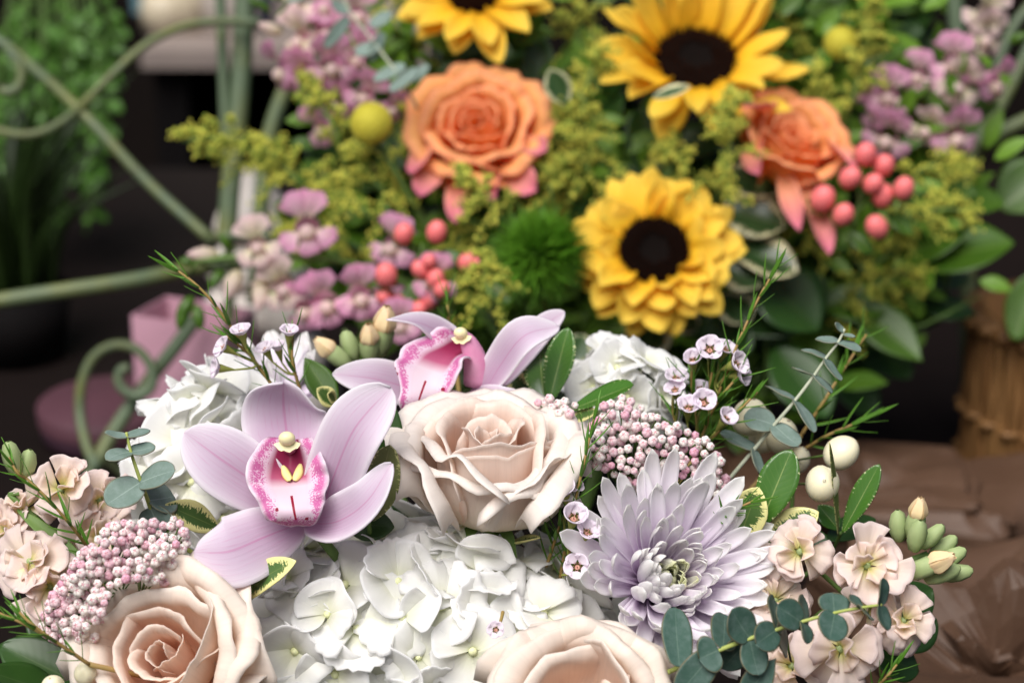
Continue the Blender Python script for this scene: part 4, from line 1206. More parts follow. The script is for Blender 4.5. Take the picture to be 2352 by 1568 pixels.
L3 = [(1555, 1462, 36, 40, .012), (1628, 1502, 31, 47, -.002), (1598, 1545, 32, 42, .0), (1701, 1433, 37, 42, -.004), (1690, 1500, 30, 38, .01), (1662, 1450, 26, 40, .014), (1732, 1508, 25, 36, -.002), (1759, 1462, 25, 38, -.008), (1812, 1410, 34, 38, -.004), (1780, 1410, 20, 36, .012), (1795, 1470, 18, 30, .012),
      (1848, 1452, 12, 40, -.002), (1845, 1400, 14, 30, .012), (1914, 1384, 26, 42, .002), (1910, 1438, 22, 41, -.006), (1965, 1380, 12, 42, .002), (1987, 1408, 14, 40, -.004), (2025, 1358, 12, 30, .0), (2030, 1418, 16, 30, -.002)]
node3 = [(1560, 1530), (1650, 1492), (1640, 1496), (1722, 1466), (1722, 1466), (1660, 1490), (1722, 1466), (1782, 1446), (1840, 1428), (1782, 1446), (1782, 1446), (1842, 1427), (1842, 1427), (1916, 1407), (1916, 1407), (1976, 1395), (1976, 1395), (2022, 1389), (2022, 1389)]
lv = []
for (cx, cy, hw, hh, dd), (nx, ny) in zip(L3, node3):
    # blade runs from its node through the leaf's centre to the far side
    lv.append((nx, ny, 0., 2 * cx - nx, 2 * cy - ny, dd * 1.6, max(hw, hh) * (.95 if hw > 20 else .75) if hw > 20 else hw * 1.5 + 8, ((.25 if hw > 20 else .8), .25, (1 if hw > 20 else .55))))
eucalyptus("dark round leaved eucalyptus sprig lying across the right stock flowers", [(1540, 1540, .012), (1665, 1487, .0), (1722, 1466, 0), (1782, 1446, 0), (1842, 1427, 0), (1916, 1407, 0), (1976, 1395, 0), (2026, 1388, 0)], .925, lv, M_EUCD, stem_mat=M_EUCSY, pot=FRONT_POT)

# --- pittosporum and other leaves
F = FRONT_POT
sprig("variegated leaf tucked behind the lower left orchid petal", 1.0, [(520, 1230, .012), (470, 1195, .004)], [(500, 1212, .008, 380, 1158, -.012, 36, (.1, .4, .9), M_PIT, dict(tm=.5, pt=.85))], pot=F, group="variegated pittosporum sprigs")
sprig("variegated leaf under the forward facing orchid, touching the large hydrangea", .972, [(540, 1400, .03), (570, 1365, .006)], [(562, 1372, .006, 680, 1288, -.012, 36, (-.2, .5, .85), M_PIT, dict(tm=.5, pt=.7, arch=.004)), (500, 1340, .012, 484, 1275, .004, 14, (-.3, .2, .9), M_PIT, {})], pot=F, group="variegated pittosporum sprigs")
sprig("variegated leaf between rice flower and flat opened peach rose", .962, [(270, 1460, .03), (250, 1420, .01)], [(262, 1448, .012, 228, 1330, -.002, 30, (-.3, .2, .95), M_PIT, {})], pot=F, group="variegated pittosporum sprigs")
sprig("olive leaves with pale rims between forward facing orchid and cream rose", .985, [(850, 1230, .02), (845, 1180, .008)], [(852, 1195, .006, 896, 1022, .0, 44, (.1, .2, 1), M_PITO, dict(tm=.45, pt=.5)), (835, 1170, .01, 850, 1010, .012, 34, (0, .1, 1), M_PITO, {}), (900, 1080, .03, 880, 900, .03, 34, (.2, .1, 1), M_DARK, {}), (790, 1200, .02, 905, 1210, .02, 40, (0, .3, 1), M_DARK, {})], pot=F)
sprig("dark pointed leaf and cream marbled leaf behind the forward facing orchid", 1.06, [(780, 960, .02), (770, 920, .004)], [(772, 935, .006, 700, 822, .01, 34, (.2, .2, 1), M_MIDG, dict(pt=.9)), (770, 930, .0, 728, 892, -.006, 24, (0, .5, .9), M_PIT, {}), (770, 920, .0, 752, 905, -.01, 16, (.2, .3, 1), M_PIT, {})], pot=F, group="variegated pittosporum sprigs")
sprig("pair of upright leaves with faint pale rims right of the sideways orchid", 1.07, [(1262, 1000, .02), (1258, 930, .004)], [(1260, 928, .0, 1305, 752, .002, 34, (-.1, .2, 1), M_PITG, dict(tm=.6, pb=1., pt=.6)), (1250, 930, .004, 1236, 770, .012, 40, (-.15, .1, 1), M_PITG, dict(tm=.5)), (1240, 940, .01, 1165, 850, .018, 30, (-.3, .3, .9), M_PIT, {})], pot=F)
sprig("glossy leaf with cream tip lying over the small hydrangea", 1.055, [(1290, 1010, .02), (1305, 950, .004)], [(1306, 944, .0, 1455, 884, -.012, 36, (-.2, .85, .6), M_PITG, dict(tm=.68, pb=1., pt=.5)), (1310, 965, .0, 1372, 945, -.012, 22, (-.1, .6, .8), M_PIT, {})], pot=F)
sprig("glossy upright leaf and cream rimmed leaf beside the snowberries", 1.01, [(1700, 1340, .03), (1735, 1230, .006)], [(1742, 1215, .004, 1818, 1033, .004, 46, (-.15, .35, .95), M_PITG, dict(tm=.62, pb=1., pt=.6, cup=.05)), (1690, 1260, .0, 1742, 1118, -.006, 46, (-.1, .5, .85), M_PIT, dict(tm=.6)), (1760, 1250, .01, 1880, 1175, .004, 44, (.1, .5, .85), M_PIT, {}), (1790, 1270, .016, 1900, 1230, .02, 40, (.2, .4, .9), M_DARK, {})], pot=F)
sprig("long narrow leaf reaching out right of the snowberries", 1.03, [(1900, 1290, .03), (1932, 1222, .004)], [(1936, 1222, .0, 2020, 1066, -.004, 27, (-.3, .25, .9), M_PITG, dict(tm=.6, pb=1., pt=.6)), (1925, 1230, .004, 1905, 1016, -.03, 15, (.75, .1, .5), M_PITO, dict(tm=.5)), (1925, 1215, .01, 1880, 1160, .012, 26, (.1, .3, .9), M_PITG, {}), (1900, 1240, .012, 2010, 1190, .03, 34, (.1, .7, .7), M_DARK, {})], pot=F)
sprig("broad dark leaves behind the right stock flowers", 1.02, [(1960, 1500, .03), (2010, 1440, .01)], [(2020, 1440, .0, 2140, 1350, .02, 56, (.2, .3, .9), M_DARK, {}), (2000, 1500, .0, 2110, 1540, .01, 52, (.2, .5, .8), M_DARK, {}), (2060, 1490, .0, 2150, 1420, .02, 44, (.3, .3, .9), M_DARK, {})], pot=F, name="leaf_sprig")
sprig("pointed dark leaf at the foot of the dark eucalyptus", .93, [(1690, 1640, .02), (1715, 1600, .004)], [(1700, 1610, .0, 1782, 1512, -.004, 34, (.1, .4, .9), M_EUCD, dict(pt=1.1))], pot=F, name="leaf_sprig")
sprig("broad dark leaves in the lower left corner", 1.0, [(120, 1640, .02), (100, 1560, .0)], [(200, 1580, .0, 0, 1480, .01, 70, (.1, .6, .8), M_DARK, {}), (150, 1600, .0, -30, 1540, -.02, 50, (.1, .7, .7), M_DARK, {}), (260, 1560, .02, 60, 1400, .03, 70, (.1, .3, .9), M_DARK, {})], pot=F, name="leaf_sprig")
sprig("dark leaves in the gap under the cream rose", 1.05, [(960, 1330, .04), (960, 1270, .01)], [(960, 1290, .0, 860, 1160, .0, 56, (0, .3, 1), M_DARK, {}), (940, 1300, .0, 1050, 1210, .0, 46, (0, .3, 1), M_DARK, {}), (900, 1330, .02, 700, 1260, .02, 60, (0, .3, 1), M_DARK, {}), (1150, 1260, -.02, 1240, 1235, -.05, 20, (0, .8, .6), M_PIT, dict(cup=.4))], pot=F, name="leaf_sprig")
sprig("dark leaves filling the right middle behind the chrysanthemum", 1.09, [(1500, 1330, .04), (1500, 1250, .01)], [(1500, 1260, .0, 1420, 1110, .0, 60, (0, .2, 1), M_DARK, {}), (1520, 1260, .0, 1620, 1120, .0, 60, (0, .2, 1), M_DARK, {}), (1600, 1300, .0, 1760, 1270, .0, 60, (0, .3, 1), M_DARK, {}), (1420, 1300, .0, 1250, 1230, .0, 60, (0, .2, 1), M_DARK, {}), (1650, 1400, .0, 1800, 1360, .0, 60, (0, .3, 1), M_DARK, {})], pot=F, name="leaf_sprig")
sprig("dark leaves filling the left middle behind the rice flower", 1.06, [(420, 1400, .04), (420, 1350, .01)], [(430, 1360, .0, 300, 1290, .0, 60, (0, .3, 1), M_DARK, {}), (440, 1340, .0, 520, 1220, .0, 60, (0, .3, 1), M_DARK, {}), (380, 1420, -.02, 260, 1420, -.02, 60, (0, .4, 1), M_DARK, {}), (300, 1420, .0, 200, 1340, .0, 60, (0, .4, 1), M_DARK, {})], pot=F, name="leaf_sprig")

# --- snowberries
snowberry("snowberry sprig with six plump white berries beside the powdery eucalyptus", 1.07, [(1800, 1260, .02), (1820, 1150, .01), (1810, 1060, .01), (1770, 985, .01)],
          [(1722, 957, .0, 42, (.15, .9, .4)), (1795, 1000, .006, 40, (.3, .8, .5)), (1752, 1008, .012, 34, (-.2, .4, .8)), (1832, 1056, .01, 31, (.5, .7, .5)), (1933, 1039, -.03, 41, (.75, .55, .3)), (1889, 1110, -.05, 43, (-.05, .2, .98))], seed=2, pot=FRONT_POT)
snowberry("pair of yellowish berries at the edge of the flat opened peach rose", .95, [(210, 1600, .02), (185, 1570, .0)], [(196, 1543, -.004, 27, (.2, .7, .6)), (122, 1575, -.01, 27, (-.1, .7, .7))], seed=3, pot=FRONT_POT)

# --- stocks
stock("peach stock stem with open blooms and green bud tip, right of the chrysanthemum", .985, [(1760, 1560, .03), (1850, 1440, .02), (1960, 1360, .012), (2060, 1300, .008), (2130, 1270, .004)],
      [(1990, 1300, -.016, (.0, .3, 1), 1.15), (1838, 1268, .0, (-.3, .3, .9), 1.15), (1780, 1380, .01, (-.2, .3, .9), 1.1), (1930, 1490, -.02, (-.1, .1, 1), 1.2), (2072, 1425, -.01, (.25, .1, 1), 1.05), (1820, 1530, .0, (-.3, .2, .9), 1.1), (1990, 1400, .01, (.1, .2, 1), 1.0)],
      [(2095, 1235, .0, (.15, .95, .3), 1.15, 1), (2100, 1262, -.006, (.1, .9, .45), 1.15, 0), (2118, 1255, .0, (.6, .7, .3), 1.05, 0), (2084, 1318, -.01, (.85, .4, .4), 1.35, 1), (2128, 1330, -.006, (.85, .35, .3), 1.2, 0), (2150, 1300, .004, (.8, .5, .2), 1.15, 0), (2140, 1280, .006, (.7, .65, .2), 1.1, 0), (2160, 1322, .0, (.9, .2, .3), 1.1, 0), (2065, 1240, .004, (-.1, .95, .3), 1.1, 0)], seed=4, pot=FRONT_POT)
stock("peach stock stem at the left edge behind the rice flower", 1.0, [(260, 1380, .03), (190, 1290, .014), (95, 1200, .01), (20, 1135, .01)],
      [(140, 1125, .0, (.1, .5, .9), 1.2), (70, 1290, -.012, (-.3, .4, .9), 1.1), (115, 1345, -.012, (.2, .2, 1), 1.2), (225, 1150, .016, (.5, .3, .8), 1.05), (225, 1235, .01, (.3, .2, 1), 1.15), (20, 1220, .01, (-.5, .4, .8), 1.0), (60, 1170, .012, (-.4, .5, .8), 1.0)],
      [(35, 1085, .004, (-.1, .9, .4), 1.2, 0), (55, 1095, .01, (.3, .9, .4), 1.1, 0)], [(40, 1170, .004, 205, 1300, -.004, 18, (.3, .4, .9))], seed=7, pot=FRONT_POT)
stock("peach stock buds peeping out between the two orchids", 1.11, [(830, 900, .02), (855, 840, .0)], [], [(868, 815, .0, (.2, .9, .4), 1.6, 1), (815, 825, .0, (-.3, .9, .3), 1.2, 0), (800, 840, -.004, (-.7, .6, .3), 1.3, 1), (850, 830, -.004, (0, .8, .5), 1.3, 1)], seed=9, pot=FRONT_POT)
# ------------------------------------------------------------------ the back bouquet
def sunflower(label, px, py, d, axis, rd, petals, seed=1, roll=0., pot=None):
    """rd: disc radius m; petals: list of rings (count, length m, half width m, lift deg, jitter)"""
    rs = random.Random(seed)
    R = frame(axis, roll)
    root = empty("sunflower", P(px, py, d), label, "sunflower", "yellow sunflowers", R)
    mb = MB()
    mb.lathe([(rd * 1.02, -.003), (rd * 1.0, .001), (rd * .85, .0035), (rd * .6, .0035), (rd * .3, .002), (.0003, .0015)], 28, 0)
    part("disc", mb.mesh("sunflower disc", M_SUNI), root)
    mb = MB()
    for i in range(230):
        f = math.sqrt((i + .5) / 230)
        if f < .42:
            continue
        a = i * 2.39996
        r = rd * f
        h = .0035 + .002 * math.sin(f * 3)
        mb.tube(arr((r * math.cos(a), r * math.sin(a), .001), (r * 1.03 * math.cos(a), r * 1.03 * math.sin(a), h + .002)), [.0011, .0007], 4)
    part("disc_florets", mb.mesh("disc florets", M_SUND), root, kind="stuff")
    for ring, (n, L, w, lift, jit) in enumerate(petals):
        for k in range(n):
            a = (k + .5 * ring) * 6.283 / n + rs.uniform(-.08, .08)
            l = L * rs.uniform(.85, 1.12)
            b = rs.uniform(-.1, .3)
            t = np.linspace(0, 1, 6)
            mid = np.stack([rs.uniform(-.1, .1) * l * t ** 2, l * t, b * l * t ** 2 * rs.choice((1, .3, -.4))], -1)
            X, uv = sheet(mid, w * rs.uniform(.85, 1.15), np.array([0, 0, 1.]), n=10, m=7, tm=.5, pb=.6, pt=.62, wb=.35, cup=rs.uniform(-.2, .7), ruff=.09, rf=2.5, seed=k + ring * 7)
            mb = MB(); mb.thick(X, .0004, uv=uv)
            li = lift(a) if callable(lift) else lift
            part("petal", mb.mesh("sunflower petal", M_SUNP), root, Matrix.Rotation(a - math.pi / 2, 4, 'Z') @ Matrix.Translation((0, rd * .93, -.001 * ring)) @ Matrix.Rotation(math.radians(li + rs.uniform(-jit, jit)), 4, 'X') @ Matrix.Rotation(rs.uniform(-.45, .45), 4, 'Y'))
    mb = MB(); mb.lathe([(.0003, -.014), (rd * .5, -.012), (rd * .95, -.004), (rd, -.001)], 20)
    part("flower_base", mb.mesh("sunflower base", M_STEMG), root)
    add_stem(root, root.matrix_basis @ Vector((0, 0, -.012)), pot or BACK_POT, .004, M_STEMG)
    return root

sunflower("sunflower facing the viewer squarely, low in the back bouquet", 1503, 575, 1.40, (-.05, .30, .95), .0225, [(13, .030, .0105, 24, 16), (14, .034, .0110, 4, 14), (14, .035, .0110, -10, 10), (7, .020, .0085, 48, 16)], seed=4)
sunflower("sunflower tipped upwards with tall upright petals above the second orange rose", 1597, 138, 1.46, (.02, .62, .78), .0275, [(15, .046, .0100, lambda a: 40 + 25 * math.sin(a), 10), (15, .046, .0100, lambda a: 18 + 25 * math.sin(a), 12)], seed=9)
sunflower("sunflower cut off by the top of the picture", 1090, -14, 1.47, (-.1, .5, .85), .0175, [(14, .040, .0090, 18, 12), (12, .040, .0095, 0, 12)], seed=12)

# --- orange garden roses
rs = random.Random(21)
def garden_spec(rs, start):
    sp = core_spec(rs, 8, .032, 1.5, start)
    for k in range(6):
        sp.append(dict(th=start + k * 1.1 + rs.uniform(-.4, .4), half=rs.uniform(.75, 1.15), L=.036, r0=.009, phis=[64, 28, 8, 4, 8], curl=60, dc=.2, spiral=.002, hmin=.6, flat=.15, wav=.06, tip=.02, inner=True))
    for k in range(7):
        sp.append(dict(th=start + .4 + k * .9 + rs.uniform(-.4, .4), half=rs.uniform(.7, 1.05), L=.042, r0=.011, phis=[74, 40, 14, 10, 16], curl=80, dc=.25, spiral=.002, hmin=.6, flat=.2, wav=.07, tip=.02))
    for k in range(6):
        sp.append(dict(th=start + .9 + k * 1.05 + rs.uniform(-.2, .2), half=.85, L=.047, r0=.012, phis=[82, 54, 26, 22, 30], curl=95, dc=.3, spiral=.002, hmin=.55, flat=.2, wav=.07, tip=.03))
    return sp
r_ = rose("full ruffled orange rose left of the sunflowers, pink guard petals below", 1095, 262, 1.42, (-.05, .50, .87), garden_spec(rs, .5), M_ORANGE, M_ORANGE, seed=3, cat="rose", group="orange garden roses", pot=BACK_POT, name="garden_rose", m_guard=M_ORANGE_PINK, scale=1.08)
def bud_spec(rs):
    sp = core_spec(rs, 8, .036, 1.2, .2)
    for k in range(5):
        sp.append(dict(th=k * 1.25 + rs.uniform(-.2, .2), half=1.05, L=.042, r0=.008, phis=[62, 26, 8, 2, 6], curl=60, dc=.2, spiral=.002, hmin=.6, flat=.2, wav=.06, tip=.02))
    for k in range(5):
        sp.append(dict(th=.7 + k * 1.25, half=.95, L=.046, r0=.010, phis=[72, 40, 16, 10, 14], curl=80, dc=.24, spiral=.002, hmin=.55, flat=.2, wav=.06, tip=.03))
    return sp
r2_ = rose("half open orange rose with hanging outer petals beside the coral berries", 1835, 300, 1.43, (.30, .62, .72), bud_spec(random.Random(3)), M_ORANGE, M_ORANGE, seed=8, group="orange garden roses", pot=BACK_POT, name="garden_rose", m_guard=M_ORANGE_PINK, scale=1.1)

for k, (x0, y0, x1, y1, hw, nv) in enumerate([(1010, 370, 960, 448, 34, (-.3, -.3, .9)), (1060, 390, 1042, 512, 28, (-.1, -.3, .95)), (1150, 380, 1235, 436, 40, (.3, -.4, .9)), (1110, 400, 1140, 452, 34, (.1, -.4, .9)), (1200, 330, 1255, 345, 30, (.5, -.1, .9)), (990, 330, 945, 400, 30, (-.5, -.1, .9))]):
    blade(r_, "guard_petal", (x0, y0, 1.425), (x1, y1, 1.405), hw, nv, M_ORANGE_PINK, ruff=.2, cup=.25, pt=.5, pb=.6, wb=.4, seed=k)
for k, (x0, y0, x1, y1, hw, nv) in enumerate([(1800, 400, 1838, 530, 26, (-.2, .1, .9)), (1830, 420, 1905, 585, 36, (.5, -.1, .8)), (1740, 330, 1745, 400, 34, (-.6, .0, .8)), (1900, 330, 1960, 385, 30, (.5, .0, .8)), (1760, 260, 1712, 240, 30, (-.3, .5, .8))]):
    blade(r2_, "guard_petal", (x0, y0, 1.425), (x1, y1, 1.395), hw, nv, M_ORANGE_PINK, ruff=.14, cup=.5, pt=.7, pb=.6, wb=.4, seed=k + 9)

# --- goldenrod
def goldenrod(label, d, stem, n, blen, seed, side=1.0, size=1.0, dens=44, droop=.3):
    """a plume: side branches along the stem carrying tiny florets"""
    rs = random.Random(seed)
    b = stem[0]; base = P(b[0], b[1], d + b[2])
    root = empty("goldenrod_stem", base, label, "goldenrod", "goldenrod plumes")
    c = cat_pts(arr(*[P(x, y, d + dd) - base for x, y, dd in stem]), 24)
    mb = MB(); mb.tube(c, [.0016, .0008], 5)
    part("stem", mb.mesh("goldenrod stem", M_STEMG), root)
    octa = np.array([(1, 0, 0), (-1, 0, 0), (0, 1, 0), (0, -1, 0), (0, 0, 1), (0, 0, -1)], float)
    of = [(0, 2, 4), (2, 1, 4), (1, 3, 4), (3, 0, 4), (2, 0, 5), (1, 2, 5), (3, 1, 5), (0, 3, 5)]
    for k in range(n):
        f = .12 + .88 * k / (n - 1.)
        i = min(22, int(f * 23))
        p = Vector(c[i]); T = Vector(c[i + 1] - c[i]).normalized()
        o = Vector((rs.uniform(-1, 1), rs.uniform(-1, 1), rs.uniform(-1, 1)))
        o = (o - T * o.dot(T)).normalized()
        L = blen * (1.1 - .75 * f) * rs.uniform(.7, 1.3)
        dv = (T * .7 + o * .9).normalized()
        e = p + dv * L
        q = (p + e) * .5 + Vector((0, 0, .12 * L)); e = e - Vector((0, 0, droop * L))
        cc = cat_pts(arr(p, q, e), 14)
        mb = MB(); mb.tube(cc, .0005, 4, cap=False, mi=1)
        for j in range(dens):
            t = rs.uniform(.15, 1.0)
            ct = np.array([np.interp(t, np.linspace(0, 1, 14), cc[:, a]) for a in range(3)])
            off = np.array([rs.gauss(0, 1), rs.gauss(0, 1), abs(rs.gauss(.3, 1))]) * .0022 * size
            r = rs.uniform(.0006, .0013) * size
            mb.raw(octa * r * np.array([1, 1, 1.3]) + ct + off, of, 0 if rs.random() < .58 else 1)
        part("flower_spray", mb.mesh("goldenrod spray", M_GOLD, M_GOLDG), root)
    return root
GR = [("goldenrod plume arching out over the green metal post", [(640, 420, .03), (570, 345, 0), (490, 318, -.01), (415, 325, -.01)], 20, .026, 1.45),
      ("goldenrod plume beside the yellow ball flower", [(800, 420, .03), (775, 310, .0), (730, 235, 0), (690, 195, 0)], 18, .024, 1.43),
      ("goldenrod plume in front of the metal posts", [(760, 470, .03), (690, 420, .0), (640, 370, 0), (590, 345, 0)], 20, .034, 1.44),
      ("goldenrod plume under the yellow ball flower", [(930, 520, .03), (880, 440, .0), (840, 390, 0), (800, 350, 0)], 20, .032, 1.42),
      ("goldenrod plume spreading over the pink snapdragon", [(900, 560, .03), (840, 490, .0), (790, 450, 0), (740, 430, 0)], 20, .030, 1.40),
      ("goldenrod plume between orange rose and upward sunflower", [(1330, 470, .03), (1335, 340, .0), (1345, 220, 0), (1370, 120, 0)], 26, .036, 1.44),
      ("goldenrod plume under the upward sunflower's hanging petal", [(1400, 470, .03), (1350, 390, .0), (1320, 320, 0), (1290, 250, 0)], 18, .032, 1.42),
      ("goldenrod plume between the two sunflowers and half open rose", [(1640, 470, .03), (1670, 380, .0), (1680, 300, 0), (1690, 225, 0)], 26, .036, 1.40),
      ("goldenrod plume under the half open orange rose's left side", [(1600, 430, .04), (1570, 390, .01), (1550, 360, .01), (1530, 340, .01)], 12, .026, 1.42),
      ("tall goldenrod plume in the shade behind the half open rose", [(1930, 330, .03), (1960, 220, .0), (1985, 110, 0), (2000, -20, 0)], 26, .030, 1.48),
      ("goldenrod plume left of the tall shaded plume", [(1900, 330, .03), (1890, 260, .0), (1880, 210, 0), (1870, 160, 0)], 12, .024, 1.49),
      ("goldenrod plume drooping past the coral berries", [(2020, 560, .03), (2100, 500, .0), (2170, 480, 0), (2235, 490, 0)], 22, .028, 1.43),
      ("goldenrod spray curling above the drooping plume", [(2060, 450, .03), (2120, 390, .0), (2180, 375, 0), (2230, 395, 0)], 14, .018, 1.46),
      ("goldenrod plume below the coral berries at the basket side", [(1960, 640, .03), (2020, 600, .0), (2060, 570, 0), (2090, 560, 0)], 16, .026, 1.45),
      ("goldenrod plume next to the green bristly ball", [(1150, 760, .03), (1130, 690, .0), (1115, 640, 0), (1100, 590, 0)], 16, .026, 1.33),
      ("goldenrod sprigs under the full orange rose", [(1180, 520, .03), (1130, 470, .0), (1095, 440, 0), (1050, 410, 0)], 16, .026, 1.37),
      ("goldenrod plume right of the full orange rose's guard petals", [(1290, 520, .03), (1270, 460, .0), (1260, 400, 0), (1250, 350, 0)], 16, .026, 1.42),
      ("goldenrod plume high between the cut off and upward sunflowers", [(1330, 160, .03), (1330, 90, .0), (1335, 30, 0), (1340, -40, 0)], 16, .034, 1.52),
      ("goldenrod plume high left behind the eucalyptus", [(960, 160, .04), (930, 90, .0), (910, 30, 0), (900, -40, 0)], 16, .034, 1.53),
      ("goldenrod plume at the right of the green bristly ball, behind the squarely facing sunflower", [(1260, 700, .03), (1240, 640, .02), (1230, 560, .03), (1215, 470, .04)], 14, .026, 1.40)]
GR += [("greenish goldenrod plume between the squarely facing sunflower and bristly ball", [(1330, 700, .03), (1310, 610, .0), (1300, 520, 0), (1310, 430, 0)], 20, .030, 1.47),
       ("greenish goldenrod plume right of the full orange rose", [(1240, 420, .03), (1250, 330, .0), (1265, 240, 0), (1275, 150, 0)], 18, .028, 1.50),
       ("greenish goldenrod plume above the half open orange rose", [(1790, 300, .03), (1800, 200, .0), (1820, 110, 0), (1830, 10, 0)], 20, .032, 1.53),
       ("greenish goldenrod plume behind the coral berries and half open rose", [(1900, 620, .03), (1880, 560, .0), (1850, 520, 0), (1830, 480, 0)], 16, .030, 1.47),
       ("greenish goldenrod plume below the metal crossbar", [(860, 640, .03), (780, 590, .0), (720, 560, 0), (650, 530, 0)], 18, .030, 1.45),
       ("greenish goldenrod plume behind the left coral berries", [(1050, 760, .03), (1040, 680, .0), (1045, 590, 0), (1060, 520, 0)], 18, .030, 1.44),
       ("greenish goldenrod plume behind the right snapdragon", [(2080, 420, .03), (2090, 330, .0), (2110, 240, 0), (2080, 130, 0)], 20, .030, 1.54),
       ("greenish goldenrod plume behind the yellow ball flower", [(960, 440, .03), (930, 360, .0), (915, 290, 0), (920, 200, 0)], 18, .030, 1.48),
       ("greenish goldenrod plume low at the right of the back bouquet", [(1880, 780, .03), (1960, 690, .0), (2040, 640, 0), (2120, 640, 0)], 18, .030, 1.49)]
for k, (lb, st, n, bl, d) in enumerate(GR):
    goldenrod(lb, d, st, n, bl, 50 + k)

# --- snapdragons
def _snap(mat, k):
    mb = MB(); rs_ = np.random.RandomState(k)
    mb.lathe([(.0012, -.014), (.0032, -.011), (.0042, -.004), (.0046, .0)], 12, 0)
    for (a, L, lift, A) in [(68, .0105, 62, .7), (112, .0105, 62, .7), (-90, .0075, -5, .65), (-35, .008, 5, .7), (-145, .008, 5, .7)]:
        X, uv = fan(L, A=A, width=1.1, nA=9, nS=6, cup=.1, curl=.35, ruff=.12, seed=k + int(a), p=.5)
        Mx = Matrix.Rotation(math.radians(a - 90), 4, 'Z') @ Matrix.Translation((0, .0035, 0)) @ Matrix.Rotation(math.radians(lift), 4, 'X')
        M = np.array(Mx)
        mb.grid(X @ M[:3, :3].T + M[:3, 3], 0, uv=uv)
    mb.ball((0, -.0035, .001), .0032, 8, 6, 1)
    return mb.mesh("snapdragon floret", mat, M_SNAPP)
SNAP = [_snap(M_SNAP, 1), _snap(M_SNAP, 7), _snap(M_SNAPP, 13)]
mb = MB(); mb.lathe([(.0004, -.004), (.0024, -.002), (.0032, .002), (.002, .006), (.0004, .0085)], 8)
SNAPB = mb.mesh("snapdragon bud", M_SNAPP)
mb = MB(); mb.lathe([(.0004, -.003), (.0018, -.0015), (.0022, .001), (.0014, .004), (.0004, .0052)], 8)
SNAPG = mb.mesh("snapdragon green bud", M_MIDG)

def snapdragon(label, d, stem, florets, seed=1):
    """florets: (px, py, dd, facing, scale, kind) kind 0/1 pink, 2 pale, 3 bud, 4 green bud"""
    rs = random.Random(seed)
    b = stem[0]; base = P(b[0], b[1], d + b[2])
    root = empty("snapdragon_stem", base, label, "snapdragon", "pink snapdragon stems")
    c = cat_pts(arr(*[P(x, y, d + dd) - base for x, y, dd in stem]), 20)
    mb = MB(); mb.tube(c, [.0026, .0014], 6)
    for (x, y, dd, face, sc, kd) in florets:
        w = P(x, y, d + dd) - base; z = V(*face).normalized()
        i = int(np.argmin(((c - np.array(list(w))) ** 2).sum(1)))
        mb.tube(arr(Vector(c[i]), w - z * .013 * sc), .001, 5)
    part("stem", mb.mesh("snapdragon stem", M_STEMG), root)
    for (x, y, dd, face, sc, kd) in florets:
        me = SNAP[kd] if kd < 3 else (SNAPB if kd == 3 else SNAPG)
        part("floret" if kd < 3 else "bud", me, root, Matrix.Translation(P(x, y, d + dd) - base) @ frame(face, rs.uniform(-25, 25)) @ Matrix.Scale(sc, 4))
    return root
snapdragon("pink snapdragon spike beside the tall metal posts", 1.46, [(850, 420, .04), (800, 260, .02), (740, 120, .01), (690, 20, .01), (660, -60, .01)],
           [(690, 85, -.01, (-.6, .2, .7), 1.5, 2), (645, 155, .0, (-.9, .0, .4), 1.5, 0), (750, 70, .0, (.1, .3, 1), 1.5, 0), (760, 145, -.012, (.2, .1, 1), 1.6, 1), (700, 165, -.004, (-.4, -.2, .9), 1.5, 0), (820, 130, .0, (.6, .1, .8), 1.4, 1), (840, 215, -.006, (.3, .0, 1), 1.3, 0), (735, 290, .0, (-.6, .0, .7), 1.3, 0), (900, 245, .0, (.7, 0, .6), 1.0, 1), (770, 230, .0, (.0, -.2, 1), 1.2, 0),
            (630, 70, .0, (-.8, .3, .3), 1.4, 3), (680, 15, .0, (-.3, .6, .6), 1.4, 2), (740, 15, .0, (.2, .6, .6), 1.4, 0), (610, 20, .0, (-.5, .6, .4), 1.3, 4), (640, -10, .0, (-.2, .8, .4), 1.3, 4), (590, 10, 0, (-.8, .5, .2), 1.2, 4), (820, 30, .01, (.4, .4, .8), 1.4, 0)], 3)
snapdragon("pink snapdragon spike stretching left across the white ceramic tree", 1.40, [(960, 660, .05), (830, 610, .02), (690, 590, .0), (560, 590, -.005), (450, 600, -.005)],
           [(705, 520, -.012, (-.1, .5, .9), 1.75, 0), (590, 560, -.012, (-.2, .5, .9), 1.4, 2), (650, 655, -.010, (-.4, .3, .9), 1.5, 2), (745, 690, -.014, (-.2, .1, .95), 1.6, 0), (825, 675, -.014, (.3, .3, .9), 1.5, 1), (695, 705, -.010, (-.5, .0, .8), 1.4, 0), (905, 560, -.006, (-.2, .4, .9), 1.5, 1), (885, 700, .0, (.3, .2, .9), 1.2, 0), (610, 620, .0, (-.4, .2, .9), 1.3, 2),
            (480, 585, .0, (-.9, .0, .4), 1.7, 3), (540, 640, .0, (-.3, -.8, .4), 1.8, 3), (600, 665, .0, (-.1, -.9, .4), 1.8, 3), (500, 635, .0, (-.4, -.7, .3), 1.8, 4), (440, 600, .0, (-1, 0, .2), 1.6, 4), (430, 700, .0, (-.5, -.8, .2), 2.2, 4), (420, 720, .0, (-.2, -1, .2), 2.0, 4), (455, 720, .0, (.2, -1, .2), 2.0, 4), (520, 560, .0, (-.4, .8, .3), 1.5, 4)], 5)
